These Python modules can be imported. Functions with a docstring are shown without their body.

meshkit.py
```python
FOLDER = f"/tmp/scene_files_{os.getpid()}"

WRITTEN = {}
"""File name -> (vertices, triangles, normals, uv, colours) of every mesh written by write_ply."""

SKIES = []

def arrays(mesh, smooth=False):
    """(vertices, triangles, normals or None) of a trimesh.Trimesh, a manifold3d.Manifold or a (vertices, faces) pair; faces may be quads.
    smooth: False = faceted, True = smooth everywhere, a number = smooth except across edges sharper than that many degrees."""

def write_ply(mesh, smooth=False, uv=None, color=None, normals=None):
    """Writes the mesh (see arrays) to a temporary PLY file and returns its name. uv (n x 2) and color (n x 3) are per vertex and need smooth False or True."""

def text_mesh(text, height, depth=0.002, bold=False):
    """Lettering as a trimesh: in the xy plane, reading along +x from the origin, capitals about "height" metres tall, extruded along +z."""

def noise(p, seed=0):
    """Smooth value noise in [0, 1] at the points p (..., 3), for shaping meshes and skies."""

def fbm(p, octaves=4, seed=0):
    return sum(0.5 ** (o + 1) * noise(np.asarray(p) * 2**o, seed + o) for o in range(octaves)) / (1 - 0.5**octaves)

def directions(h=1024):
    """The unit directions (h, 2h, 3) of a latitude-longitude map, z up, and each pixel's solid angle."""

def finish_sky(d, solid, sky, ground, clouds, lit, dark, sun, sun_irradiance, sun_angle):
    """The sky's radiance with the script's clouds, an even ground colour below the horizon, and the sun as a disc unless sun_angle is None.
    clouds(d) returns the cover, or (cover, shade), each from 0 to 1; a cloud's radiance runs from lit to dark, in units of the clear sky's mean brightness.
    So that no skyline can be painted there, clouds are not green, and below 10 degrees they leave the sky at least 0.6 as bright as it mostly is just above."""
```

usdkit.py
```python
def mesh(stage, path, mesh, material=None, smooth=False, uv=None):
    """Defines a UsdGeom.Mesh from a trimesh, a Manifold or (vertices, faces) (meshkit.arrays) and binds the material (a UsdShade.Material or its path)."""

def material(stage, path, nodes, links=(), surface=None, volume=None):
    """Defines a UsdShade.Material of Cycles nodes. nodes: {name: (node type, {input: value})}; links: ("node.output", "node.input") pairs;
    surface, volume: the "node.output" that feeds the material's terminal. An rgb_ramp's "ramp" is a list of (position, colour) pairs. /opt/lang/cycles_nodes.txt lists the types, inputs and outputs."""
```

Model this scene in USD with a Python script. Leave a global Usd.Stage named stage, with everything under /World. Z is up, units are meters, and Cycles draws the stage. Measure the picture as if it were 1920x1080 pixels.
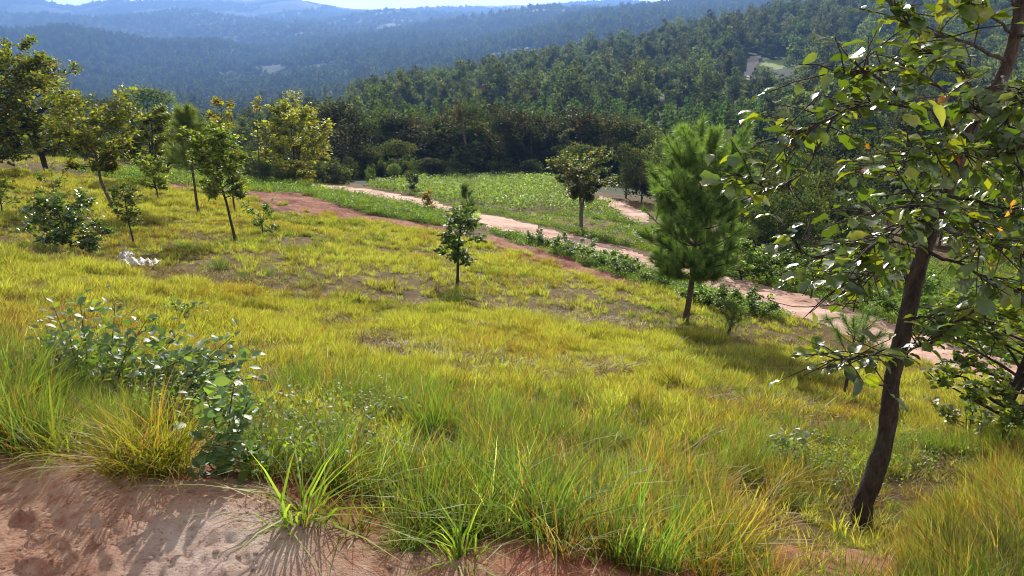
import math
import numpy as np
import trimesh
import shapely
import usdkit
from meshkit import noise, fbm
from scipy.interpolate import RBFInterpolator, RegularGridInterpolator
from pxr import Usd, UsdGeom, UsdLux, UsdShade, Gf, Sdf, Vt

stage = Usd.Stage.CreateInMemory()
UsdGeom.SetStageUpAxis(stage, UsdGeom.Tokens.z)
UsdGeom.SetStageMetersPerUnit(stage, 1.0)
stage.SetDefaultPrim(UsdGeom.Xform.Define(stage, '/World').GetPrim())
UsdGeom.Scope.Define(stage, '/World/Looks')

# ---------------------------------------------------------------- camera, sky, sun, exposure
FPX, PITCH, EYE = 1450.0, math.radians(18.3), 1.6
SUN_AZ, SUN_EL = math.radians(0.5), math.radians(23.0)      # azimuth from +y towards +x
EXPOSURE = 0.78
SUN, SKY = 1.25, 0.068
HAZE = 0.00019
HAZE_COLOR = (0.21, 0.40, 0.88)
cam = UsdGeom.Camera.Define(stage, '/World/camera')
cam.CreateHorizontalApertureAttr(36.0)
cam.CreateVerticalApertureAttr(36.0 * 9 / 16)
cam.CreateFocalLengthAttr(36.0 * FPX / 1920.0)
cam.CreateClippingRangeAttr(Gf.Vec2f(0.05, 60000.0))
cam.CreateExposureAttr(EXPOSURE)
cx = UsdGeom.Xformable(cam)
cx.AddTranslateOp().Set(Gf.Vec3d(0, 0, EYE))
cx.AddRotateXOp().Set(90.0 - math.degrees(PITCH))

sun = UsdLux.DistantLight.Define(stage, '/World/sun_light')
sun.CreateIntensityAttr(SUN)
sun.CreateAngleAttr(0.55)
sun.CreateColorAttr(Gf.Vec3f(1.0, 0.95, 0.85))
sun.GetPrim().CreateAttribute('inputs:normalize', Sdf.ValueTypeNames.Bool).Set(True)
sx_ = UsdGeom.Xformable(sun)                                 # -z axis points away from the sun
sx_.AddRotateZOp().Set(-math.degrees(SUN_AZ))
sx_.AddRotateXOp().Set(-(90.0 - math.degrees(SUN_EL)))

dome = UsdLux.DomeLight.Define(stage, '/World/sky')
dome.CreateIntensityAttr(1.0)
skym = usdkit.material(stage, '/World/Looks/sky', {
    'sky': ('sky_texture', {'sky_type': 'single_scattering', 'sun_disc': False, 'sun_elevation': SUN_EL, 'sun_rotation': SUN_AZ,
                            'altitude': 900.0, 'aerosol_density': 1.6}),
    'tc': ('texture_coordinate', {}),
    'map': ('mapping', {'scale': (2.2, 2.2, 7.0)}),
    'nz': ('noise_texture', {'scale': 1.3, 'detail': 6.0, 'roughness': 0.58}),
    'ramp': ('rgb_ramp', {'ramp': [(0.0, (0, 0, 0)), (0.28, (0, 0, 0)), (0.5, (1, 1, 1)), (1.0, (1, 1, 1))]}),
    'mix': ('mix', {'color2': (8.5, 8.3, 8.1)}),
    'sep': ('separate_xyz', {}),
    'lowm': ('map_range', {'from_min': 0.015, 'from_max': 0.13, 'to_min': 1.0, 'to_max': 0.0, 'clamp': True}),
    'lowc': ('math', {'math_type': 'multiply'}),
    'bank': ('mix', {'color2': (20.0, 20.0, 20.0)}),
    'bg': ('background_shader', {'strength': SKY}),
}, [('tc.generated', 'map.vector'), ('map.vector', 'nz.vector'), ('nz.fac', 'ramp.fac'), ('ramp.color', 'mix.fac'), ('sky.color', 'mix.color1'),
    ('tc.generated', 'sep.vector'), ('sep.z', 'lowm.value'), ('lowm.result', 'lowc.value1'), ('ramp.color', 'lowc.value2'), ('lowc.value', 'bank.fac'), ('mix.color', 'bank.color1'), ('bank.color', 'bg.color')], surface='bg.background')
UsdShade.MaterialBindingAPI.Apply(dome.GetPrim()).Bind(skym)
dome.GetPrim().SetCustomDataByKey('kind', 'structure')

# ---------------------------------------------------------------- names, things, parts
used = {}


def free(path):
    n = used.get(path, 0)
    used[path] = n + 1
    return path if n == 0 else f'{path}_{n:03d}'


def tag(prim, label=None, category=None, group=None, kind=None):
    p = prim.GetPrim() if hasattr(prim, 'GetPrim') else prim
    for k, v in (('label', label), ('category', category), ('group', group), ('kind', kind)):
        if v:
            p.SetCustomDataByKey(k, v)
    return prim


def thing(name, label, category, loc=(0, 0, 0), rotz=0.0, scale=None, group=None, ref=None):
    x = UsdGeom.Xform.Define(stage, free('/World/' + name))
    if ref is not None:
        x.GetPrim().GetReferences().AddInternalReference(ref)
        x.GetPrim().SetInstanceable(True)
    x.AddTranslateOp().Set(Gf.Vec3d(*map(float, loc)))
    x.AddRotateZOp().Set(math.degrees(rotz))
    if scale is not None:
        x.AddScaleOp().Set(Gf.Vec3f(*(map(float, scale) if np.ndim(scale) else [float(scale)] * 3)))
    tag(x, label, category, group)
    return x


def obj(name, mesh, mat, parent=None, smooth=False, tint=None, label=None, kind=None):
    if tint is not None and not hasattr(mesh, 'faces'):
        assert len(tint) == len(mesh[0]), (name, len(tint), len(mesh[0]))
    base = str(parent.GetPath()) if parent is not None else '/World'
    m = usdkit.mesh(stage, free(base + '/' + name), mesh, mat, smooth=smooth)
    if tint is not None:
        UsdGeom.PrimvarsAPI(m).CreatePrimvar('tint', Sdf.ValueTypeNames.Color3fArray, 'vertex').Set(Vt.Vec3fArray.FromNumpy(np.asarray(tint, np.float32)))
    tag(m, label, kind=kind)
    return m


def proto(name):
    """A class prim: a kind's shape, referenced by every copy."""
    p = stage.CreateClassPrim(free('/World/' + name))
    return p


def instancer(name, protos, pos, yaw, scale, index, tilt=None, kind='stuff', label=None, category=None, parent=None):
    """One object of many small copies. protos: list of (mesh, tint, material, smooth)."""
    base = str(parent.GetPath()) if parent is not None else '/World'
    path = free(base + '/' + name)
    pi = UsdGeom.PointInstancer.Define(stage, path)
    rel = pi.CreatePrototypesRel()
    for i, (mesh, tint, mat, smooth) in enumerate(protos):
        m = usdkit.mesh(stage, f'{path}/piece_{i:03d}', mesh, mat, smooth=smooth)
        if tint is not None:
            UsdGeom.PrimvarsAPI(m).CreatePrimvar('tint', Sdf.ValueTypeNames.Color3fArray, 'vertex').Set(Vt.Vec3fArray.FromNumpy(np.asarray(tint, np.float32)))
        rel.AddTarget(m.GetPath())
    n = len(pos)
    pi.CreatePositionsAttr(Vt.Vec3fArray.FromNumpy(np.asarray(pos, np.float32)))
    h = np.asarray(yaw) / 2
    q = np.stack([np.cos(h), np.zeros(n), np.zeros(n), np.sin(h)], 1)
    if tilt is not None:                                   # small tilt about x in the local frame
        t = np.asarray(tilt) / 2
        a, b = q, np.stack([np.cos(t), np.sin(t), np.zeros(n), np.zeros(n)], 1)
        q = np.stack([a[:, 0] * b[:, 0] - a[:, 3] * 0, a[:, 0] * b[:, 1], a[:, 3] * b[:, 1], a[:, 3] * b[:, 0]], 1)
    pi.CreateOrientationsAttr(Vt.QuathArray([Gf.Quath(float(w), float(x), float(y), float(z)) for w, x, y, z in q]))
    s = np.asarray(scale, np.float32)
    pi.CreateScalesAttr(Vt.Vec3fArray.FromNumpy(np.repeat(s[:, None], 3, 1) if s.ndim == 1 else s))
    pi.CreateProtoIndicesAttr(Vt.IntArray.FromNumpy(np.asarray(index, np.int32)))
    tag(pi, label, category, kind=kind)
    return pi


# ---------------------------------------------------------------- from the picture to the place
CP, SP = math.cos(PITCH), math.sin(PITCH)


def ray(px, py):
    u, v = (np.asarray(px, float) - 960) / FPX, (540 - np.asarray(py, float)) / FPX
    return u, CP + v * SP, v * CP - SP                        # x, y, z of the direction


def P(px, py, Y):
    """The point at forward distance Y that the photograph shows at (px, py)."""
    x, y, z = ray(px, py)
    s = Y / y
    return np.array([x * s, Y, EYE + z * s]).T if np.ndim(px) == 0 else np.stack([x * s, Y + 0 * x, EYE + z * s], -1)


def pixel(p):
    p = np.asarray(p, float)
    x, y, z = p[..., 0], p[..., 1], p[..., 2] - EYE
    d = y * CP - z * SP
    return 960 + FPX * x / d, 540 - FPX * (y * SP + z * CP) / d


# ---------------------------------------------------------------- terrain: ground points surveyed along lines of equal distance
C = []


def ring(Y, *pts):
    C.extend((px, py, Y) for px, py in pts)


for Y, zs in ((0.9, (0, 0, 0, 0, 0, 0, 0)), (1.4, (0, 0, 0, 0, -0.02, -0.06, -0.1)), (2.0, (0, 0, 0, -0.03, -0.12, -0.25, -0.35)), (2.35, (0, 0, -0.02, -0.13, -0.28, -0.42, -0.5))):
    for t, z in zip((-1.1, -0.7, -0.3, 0.0, 0.3, 0.7, 1.1), zs):      # the level earth path on which the photographer stands
        C.append((t, z, Y, 'z'))
ring(2.62, (-200, 850), (100, 868), (400, 885), (700, 960), (960, 985), (1300, 1040), (1600, 1100), (1920, 1130))
ring(3.3, (-200, 800), (100, 808), (400, 828), (700, 885), (960, 930), (1300, 985), (1600, 1030), (1920, 1050))
ring(4.2, (-200, 735), (100, 745), (400, 765), (700, 820), (960, 855), (1300, 905), (1610, 985), (1920, 980))
ring(6.0, (-200, 640), (100, 655), (400, 700), (700, 735), (960, 765), (1300, 800), (1600, 850), (1920, 860))
ring(8.5, (-200, 560), (100, 590), (400, 630), (700, 655), (960, 675), (1300, 705), (1580, 755), (1920, 780))
ring(12.0, (-200, 480), (0, 490), (250, 520), (500, 560), (750, 585), (960, 600), (1285, 640), (1600, 675), (1810, 695), (2100, 730))
ring(14.6, (-200, 445), (0, 455), (250, 495), (500, 515), (750, 545), (960, 570), (1285, 605), (1500, 630), (1690, 660), (2000, 690))
ring(18.5, (-200, 405), (0, 415), (250, 450), (470, 465), (750, 510), (960, 530), (1200, 555), (1380, 575), (1500, 585), (1700, 612), (2000, 650))
ring(22.5, (-200, 375), (0, 385), (212, 405), (440, 430), (700, 465), (900, 485), (1120, 515), (1400, 548), (1600, 560), (2000, 600))
ring(28.5, (-200, 340), (0, 345), (250, 370), (500, 395), (700, 420), (950, 458), (1100, 475), (1200, 490), (1450, 505), (1700, 520), (2100, 560))
ring(36.0, (-200, 305), (0, 312), (250, 335), (480, 362), (640, 378), (800, 400), (1000, 430), (1200, 445), (1450, 460), (1700, 480), (2100, 510))
ring(45.0, (-200, 290), (0, 297), (250, 318), (450, 342), (640, 362), (800, 383), (1000, 405), (1190, 415), (1450, 430), (1700, 440), (2100, 470))
ring(60.0, (-200, 285), (0, 290), (250, 308), (450, 328), (640, 345), (800, 352), (900, 355), (1040, 358), (1190, 372), (1450, 385), (1700, 395), (2100, 420))
ring(75.0, (-200, 280), (0, 285), (250, 300), (450, 317), (640, 330), (800, 334), (900, 336), (1040, 338), (1190, 345), (1450, 352), (1700, 360), (2100, 375))
ring(110, (-200, 262), (0, 265), (250, 278), (450, 290), (640, 297), (900, 298), (1190, 300), (1450, 302), (1700, 305), (2100, 310))
ring(160, (-200, 245), (0, 246), (250, 256), (450, 262), (640, 262), (900, 258), (1190, 254), (1450, 248), (1700, 240), (2100, 235))
ring(240, (-200, 228), (0, 228), (250, 236), (450, 240), (640, 228), (900, 212), (1190, 200), (1450, 185), (1700, 170), (2100, 160))
ring(350, (-200, 232), (0, 232), (250, 236), (450, 236), (640, 203), (900, 175), (1190, 150), (1450, 125), (1700, 105), (2100, 90))
ring(480, (-200, 232), (0, 232), (250, 234), (450, 232), (600, 195), (700, 178), (850, 155), (960, 140), (1100, 122), (1250, 98), (1400, 70), (1600, 40), (1920, 0), (2100, -20))
ring(620, (-200, 222), (0, 222), (250, 224), (450, 222), (640, 200), (900, 172), (1100, 140), (1250, 112), (1400, 72), (1600, 30), (1920, -22), (2100, -40))
ring(850, (-200, 206), (0, 206), (250, 208), (450, 206), (640, 185), (800, 158), (950, 135), (1100, 118), (1250, 105), (1400, 90), (1600, 60), (2100, 20))
ring(1050, (-200, 184), (0, 182), (250, 187), (450, 182), (640, 158), (800, 138), (960, 118), (1100, 92), (1250, 75), (1400, 62), (1600, 40), (2100, 10))
ring(1250, (-200, 162), (0, 158), (250, 166), (450, 158), (640, 140), (800, 122), (960, 96), (1100, 66), (1250, 52), (1400, 42), (1600, 30), (2100, -10))
ring(1600, (-200, 118), (0, 112), (250, 126), (450, 124), (640, 102), (800, 92), (960, 76), (1100, 46), (1250, 30), (1400, 16), (1600, 10), (2100, -20))
ring(1900, (-200, 76), (0, 68), (120, 66), (200, 74), (250, 80), (400, 86), (640, 84), (800, 74), (960, 58), (1060, 40), (1180, 25), (1300, 12), (1400, 6), (1600, 6), (2100, 0))
ring(2150, (-200, 96), (0, 92), (250, 98), (450, 100), (640, 86), (800, 66), (960, 44), (1100, 34), (1250, 24), (1400, 16), (2100, 10))
ring(2500, (-200, 90), (0, 88), (250, 92), (450, 80), (560, 68), (640, 66), (800, 48), (900, 38), (1020, 22), (1060, 26), (1200, 34), (1400, 34), (2100, 30))
ring(2900, (-200, 74), (0, 70), (250, 72), (350, 64), (450, 62), (640, 70), (800, 66), (960, 52), (1200, 40), (1400, 34), (2100, 30))
ring(3300, (-200, 44), (0, 42), (180, 50), (250, 44), (330, 34), (420, 40), (500, 52), (640, 50), (740, 42), (830, 48), (960, 44), (1200, 36), (2100, 30))
ring(3600, (-200, 52), (0, 56), (250, 56), (450, 56), (640, 46), (800, 40), (960, 40), (1200, 34), (2100, 30))
ring(4100, (-200, 26), (0, 24), (100, 32), (180, 40), (260, 26), (360, 34), (480, 30), (560, 28), (640, 36), (800, 34), (960, 30), (1200, 24), (1500, 20), (2100, 20))
ring(4700, (-300, 1), (0, -1), (75, 7), (130, 19), (148, 20), (185, 10), (240, 9), (310, 7), (400, 10), (480, 14), (520, 7), (570, 7), (605, 19), (660, 22), (740, 24), (830, 21), (960, 17), (1050, 15), (1130, 10), (1180, 9), (1230, 14), (1300, 7), (1500, 3), (2100, 2))
ring(5600, (-300, 22), (200, 24), (700, 24), (1200, 22), (2100, 20))
ring(7000, (-300, 30), (200, 30), (700, 30), (1200, 30), (2100, 30))
X_, V_ = [], []
for c in C:
    if len(c) == 4:
        X_.append((c[0] * 3.0, math.log(c[2]))), V_.append((c[1] - EYE) / c[2])
    else:
        x, y, z = ray(c[0], c[1])
        X_.append((x / y * 3.0, math.log(c[2]))), V_.append(z / y)
survey = RBFInterpolator(np.array(X_), np.array(V_), neighbors=60, kernel='thin_plate_spline', smoothing=2e-5)
GT = np.concatenate([np.linspace(-2.4, -0.95, 12)[:-1], np.linspace(-0.95, 0.95, 241), np.linspace(0.95, 2.4, 12)[1:]])
GL = np.linspace(math.log(0.8), math.log(7000), 480)
tt, ll = np.meshgrid(np.clip(GT, -1.0, 1.0), GL, indexing='ij')
E0 = survey(np.stack([tt.ravel() * 3.0, ll.ravel()], 1)).reshape(tt.shape)
near = np.clip((ll - math.log(2.1)) / 0.25, 0, 1)
coarse = RegularGridInterpolator((GT, GL), E0, method='linear', bounds_error=False, fill_value=None)


def relief(x, y):
    """Fine relief that the survey does not resolve, growing with distance."""
    q = np.stack([x, y, 0 * x], -1)
    k1 = np.clip((y - 2.8) / 3, 0, 1) * np.clip((120 - y) / 60, 0, 1)
    h = k1 * ((fbm(q / 1.7, 3, 5) - 0.5) * 0.16 + (fbm(q / 6.0, 2, 8) - 0.5) * 0.25)
    k2 = np.clip((y - 500) / 900, 0, 1)
    h = h + k2 * ((np.abs(fbm(q / 420.0, 4, 11) - 0.5) * -70 + 14) * np.clip(y / 2500, 0.35, 1.3))
    k3 = np.clip((y - 2100) / 1000, 0, 1) * np.clip((4500 - y) / 400, 0, 1)
    return h + k3 * (np.abs(fbm(q / 1000.0, 3, 21) - 0.5) * -120 + 25)


def ground_z(x, y):
    """Height of the ground at (x, y)."""
    x, y = np.asarray(x, float), np.asarray(y, float)
    ys = np.maximum(y, 0.8)
    e = coarse(np.stack([np.clip(x / ys, -2.4, 2.4), np.log(np.clip(ys, 0.8, 7000))], -1))
    z = EYE + e * ys
    back = np.clip(-y / 6.0, 0, None)
    return z + relief(x, y) + 0.5 * back


def grid_rows():
    return np.concatenate([np.linspace(-40, 0.7, 14), np.geomspace(0.85, 9, 210)[:-1], np.geomspace(9, 90, 190)[:-1], np.geomspace(90, 7000, 260)])


def at(px, py, lo=2.2, hi=6000.0):
    """The ground that the photograph shows at (px, py): the first hit of that sight line between the distances lo and hi."""
    x, y, z = ray(px, py)
    Y = np.geomspace(lo, hi, 1500)
    zz = ground_z(x / y * Y, Y)
    hit = np.nonzero(zz >= EYE + z / y * Y)[0]
    k = hit[0] if len(hit) else len(Y) - 1
    return np.array([x / y * Y[k], Y[k], zz[k]])


def inside(poly, px, py):
    g = shapely.Polygon(poly)
    shapely.prepare(g)
    return shapely.contains_xy(g, px, py)

# ---------------------------------------------------------------- materials


def mat(name, nodes, links, surface=None, volume=None):
    return usdkit.material(stage, '/World/Looks/' + name, nodes, links, surface=surface, volume=volume)


def earth(name, ramp, scale, bump, stain=None, rough=0.9):
    nodes = {
        'g': ('geometry', {}),
        'n1': ('noise_texture', {'scale': scale, 'detail': 8.0, 'roughness': 0.65}),
        'n2': ('noise_texture', {'scale': scale * 9.0, 'detail': 6.0, 'roughness': 0.7}),
        'mixn': ('mix_float', {'fac': 0.42}),
        'r': ('rgb_ramp', {'ramp': ramp}),
        'n3': ('noise_texture', {'scale': scale * 26.0, 'detail': 5.0, 'roughness': 0.75}),
        'b': ('bump', {'strength': bump, 'distance': 0.02}),
        'p': ('principled_bsdf', {'roughness': rough, 'specular_ior_level': 0.06}),
    }
    links = [('g.position', 'n1.vector'), ('g.position', 'n2.vector'), ('g.position', 'n3.vector'), ('n1.fac', 'mixn.a'), ('n2.fac', 'mixn.b'),
             ('mixn.result', 'r.fac'), ('n3.fac', 'b.height'), ('b.normal', 'p.normal'), ('r.color', 'p.base_color')]
    return mat(name, nodes, links, 'p.BSDF')


M_soil = earth('grass_soil', [(0.34, (0.04, 0.026, 0.012)), (0.46, (0.085, 0.058, 0.024)), (0.56, (0.13, 0.085, 0.036)), (0.68, (0.18, 0.11, 0.06))], 1.6, 1.2)
crust_at = at(415, 1020, 1.5, 4.0)
M_dirt = mat('red_dirt', {
    'g': ('geometry', {}),
    'n1': ('noise_texture', {'scale': 1.4, 'detail': 8.0, 'roughness': 0.65}),
    'n2': ('noise_texture', {'scale': 13.0, 'detail': 7.0, 'roughness': 0.72}),
    'mixn': ('mix_float', {'fac': 0.66}),
    'r': ('rgb_ramp', {'ramp': [(0.34, (0.24, 0.10, 0.062)), (0.43, (0.36, 0.18, 0.118)), (0.5, (0.46, 0.27, 0.19)), (0.57, (0.51, 0.325, 0.24)), (0.66, (0.58, 0.42, 0.33))]}),
    'r2': ('rgb_ramp', {'ramp': [(0.36, (0.22, 0.11, 0.075)), (0.43, (0.42, 0.27, 0.205)), (0.52, (0.56, 0.41, 0.34)), (0.62, (0.64, 0.51, 0.45))]}),
    'mp': ('mapping', {'location': (-crust_at[0] * 2.6, -crust_at[1] * 3.4, 0.0), 'scale': (2.6, 3.4, 0.0)}),
    'len': ('vector_math', {'math_type': 'length'}),
    'nw': ('math', {'math_type': 'multiply_add', 'value2': 1.5, 'value3': -0.75}),
    'sum': ('math', {'math_type': 'add'}),
    'mask': ('map_range', {'from_min': 0.55, 'from_max': 0.95, 'to_min': 1.0, 'to_max': 0.0, 'clamp': True}),
    'mx': ('mix', {}),
    'n3': ('noise_texture', {'scale': 55.0, 'detail': 5.0, 'roughness': 0.75}),
    'n4': ('noise_texture', {'scale': 160.0, 'detail': 3.0, 'roughness': 0.7}),
    'sp': ('rgb_ramp', {'ramp': [(0.34, (0.5, 0.44, 0.4)), (0.44, (1, 1, 1)), (1.0, (1, 1, 1))]}),
    'ml': ('mix', {'mix_type': 'multiply', 'fac': 1.0}),
    'hs': ('math', {'math_type': 'multiply_add', 'value2': 0.5}),
    'b': ('bump', {'strength': 1.0, 'distance': 0.03}),
    'p': ('principled_bsdf', {'roughness': 0.9, 'specular_ior_level': 0.08}),
}, [('g.position', 'n1.vector'), ('g.position', 'n2.vector'), ('g.position', 'n3.vector'), ('g.position', 'n4.vector'), ('g.position', 'mp.vector'), ('n1.fac', 'mixn.a'), ('n2.fac', 'mixn.b'),
    ('mixn.result', 'r.fac'), ('mixn.result', 'r2.fac'), ('mp.vector', 'len.vector1'), ('n2.fac', 'nw.value1'), ('len.value', 'sum.value1'), ('nw.value', 'sum.value2'), ('sum.value', 'mask.value'),
    ('mask.result', 'mx.fac'), ('r.color', 'mx.color1'), ('r2.color', 'mx.color2'), ('n3.fac', 'sp.fac'), ('mx.color', 'ml.color1'), ('sp.color', 'ml.color2'), ('ml.color', 'p.base_color'),
    ('n4.fac', 'hs.value1'), ('n3.fac', 'hs.value3'), ('hs.value', 'b.height'), ('b.normal', 'p.normal')], 'p.BSDF')
M_bank = earth('red_bank', [(0.38, (0.075, 0.024, 0.014)), (0.5, (0.19, 0.07, 0.042)), (0.62, (0.31, 0.16, 0.11))], 0.8, 1.0)
M_road = earth('road_dirt', [(0.38, (0.26, 0.14, 0.10)), (0.5, (0.44, 0.275, 0.215)), (0.62, (0.56, 0.40, 0.33))], 0.5, 0.6)
M_field = earth('field_soil', [(0.3, (0.06, 0.05, 0.02)), (0.6, (0.13, 0.10, 0.04)), (0.75, (0.2, 0.13, 0.07))], 0.5, 0.6)
M_forest_floor = earth('forest_floor', [(0.3, (0.012, 0.02, 0.008)), (0.6, (0.03, 0.045, 0.015)), (0.75, (0.05, 0.05, 0.02))], 0.02, 0.3)
M_far = earth('wooded_slopes', [(0.35, (0.012, 0.022, 0.010)), (0.52, (0.022, 0.038, 0.016)), (0.66, (0.04, 0.06, 0.022)), (0.78, (0.07, 0.085, 0.035))], 0.004, 0.2)
M_track = earth('pale_track', [(0.3, (0.26, 0.23, 0.21)), (0.7, (0.42, 0.38, 0.35))], 0.1, 0.3)
M_meadow = earth('pale_meadow', [(0.3, (0.12, 0.17, 0.04)), (0.7, (0.25, 0.30, 0.08))], 0.03, 0.2)


def plant_mat(name, transl=0.45, gain=(1.5, 1.6, 0.55), rough=0.45, spec=0.4, vary=0.25, sat=1.0, coat=0.0):
    """Leaves and blades: the mesh's own tint, a little different on each plant; light passes through them."""
    nodes = {
        'a': ('attribute', {'attribute': 'tint'}),
        'oi': ('object_info', {}),
        'mr': ('map_range', {'from_min': 0.0, 'from_max': 1.0, 'to_min': 1.0 - vary, 'to_max': 1.0 + vary}),
        'mh': ('map_range', {'from_min': 0.0, 'from_max': 1.0, 'to_min': 0.5 - vary * 0.06, 'to_max': 0.5 + vary * 0.06}),
        'h': ('hsv', {'saturation': sat}),
        'g': ('mix', {'mix_type': 'multiply', 'fac': 1.0, 'color2': gain}),
        'p': ('principled_bsdf', {'roughness': rough, 'specular_ior_level': spec, 'coat_weight': coat, 'coat_roughness': 0.2}),
        't': ('translucent_bsdf', {}),
        'm': ('mix_closure', {'fac': transl}),
    }
    links = [('a.color', 'h.color'), ('oi.random', 'mr.value'), ('oi.random', 'mh.value'), ('mr.result', 'h.value'), ('mh.result', 'h.hue'), ('h.color', 'p.base_color'),
             ('h.color', 'g.color1'), ('g.color', 't.color'), ('p.BSDF', 'm.closure1'), ('t.BSDF', 'm.closure2')]
    return mat(name, nodes, links, 'm.closure')


M_grass = plant_mat('grass_blade', 0.55, (1.45, 1.55, 0.5), 0.5, 0.22, 0.42)
M_leaf = plant_mat('broad_leaf', 0.46, (2.9, 3.0, 0.6), 0.5, 0.3, 0.2)
M_gloss = plant_mat('leathery_leaf', 0.36, (4.0, 3.8, 0.5), 0.33, 0.8, 0.2)
M_shrub = plant_mat('glaucous_leaf', 0.36, (3.0, 3.0, 0.6), 0.52, 0.6, 0.2)
M_needle = plant_mat('pine_needle', 0.4, (2.0, 2.0, 0.7), 0.4, 0.4, 0.15)
M_crown = plant_mat('tree_crown', 0.36, (2.4, 2.4, 0.65), 0.7, 0.10, 0.5)
M_far_crown = plant_mat('far_crown', 0.28, (1.8, 1.8, 0.6), 0.8, 0.04, 0.45)


def bark(name, dark, light, scale=30.0):
    nodes = {
        'tc': ('texture_coordinate', {}),
        'mp': ('mapping', {'scale': (1.0, 1.0, 0.35)}),
        'n': ('noise_texture', {'scale': scale, 'detail': 6.0, 'roughness': 0.7}),
        'v': ('voronoi_texture', {'scale': scale * 1.4, 'feature': 'distance_to_edge'}),
        'r': ('rgb_ramp', {'ramp': [(0.3, dark), (0.7, light)]}),
        'mm': ('math', {'math_type': 'multiply_add', 'value2': 0.8}),
        'b': ('bump', {'strength': 1.0, 'distance': 0.022}),
        'p': ('principled_bsdf', {'roughness': 0.85, 'specular_ior_level': 0.2}),
    }
    links = [('tc.object', 'mp.vector'), ('mp.vector', 'n.vector'), ('mp.vector', 'v.vector'), ('n.fac', 'r.fac'), ('r.color', 'p.base_color'),
             ('v.distance', 'mm.value1'), ('n.fac', 'mm.value3'), ('mm.value', 'b.height'), ('b.normal', 'p.normal')]
    return mat(name, nodes, links, 'p.BSDF')


M_bark = bark('dark_bark', (0.014, 0.010, 0.008), (0.085, 0.062, 0.045), 26.0)
M_bark_grey = bark('grey_bark', (0.05, 0.04, 0.03), (0.16, 0.13, 0.10), 18.0)
M_bark_pine = bark('pine_bark', (0.035, 0.025, 0.018), (0.11, 0.075, 0.05), 16.0)

# ---------------------------------------------------------------- the ground sheet, cut along the edges of paths and fields
PATH_EDGE = [(-900, 838), (0, 850), (80, 862), (180, 880), (300, 900), (420, 902), (480, 898), (545, 945), (640, 985), (700, 1005), (790, 1030), (880, 1062), (960, 1085), (1010, 1140), (1100, 1300), (1400, 2600), (-3000, 3500)]
ROAD = [(560, 345), (640, 350), (700, 357), (800, 375), (900, 402), (960, 413), (1060, 438), (1150, 463), (1250, 493), (1350, 518), (1450, 540), (1560, 570), (1700, 618), (1800, 655), (1920, 692), (2300, 800),
        (2300, 860), (1920, 742), (1800, 702), (1700, 667), (1600, 634), (1480, 592), (1380, 556), (1260, 516), (1150, 482), (1050, 457), (950, 437), (880, 413), (790, 389), (700, 371), (620, 358), (560, 351)]
BACK_ROAD = [(1125, 368), (1170, 383), (1215, 403), (1212, 418), (1175, 415), (1160, 398), (1118, 374)]
BANK_A = [(445, 362), (520, 358), (600, 372), (660, 392), (700, 405), (780, 418), (850, 430), (850, 438), (760, 430), (690, 416), (600, 412), (520, 395), (455, 375)]
BANK_B = [(905, 440), (1000, 463), (1080, 486), (1180, 522), (1240, 545), (1160, 534), (1080, 512), (1000, 494), (930, 474)]
CRUST = [(270, 965), (330, 935), (430, 925), (530, 955), (575, 1000), (560, 1030), (520, 1110), (230, 1130), (240, 1020)]
BARE = [(300, 335), (350, 332), (360, 350), (330, 362), (300, 352)]
CROP = [(690, 352), (760, 341), (900, 336), (1045, 338), (1065, 370), (1150, 392), (1140, 404), (1060, 398), (960, 396), (900, 388), (840, 378), (760, 364)]
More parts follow.
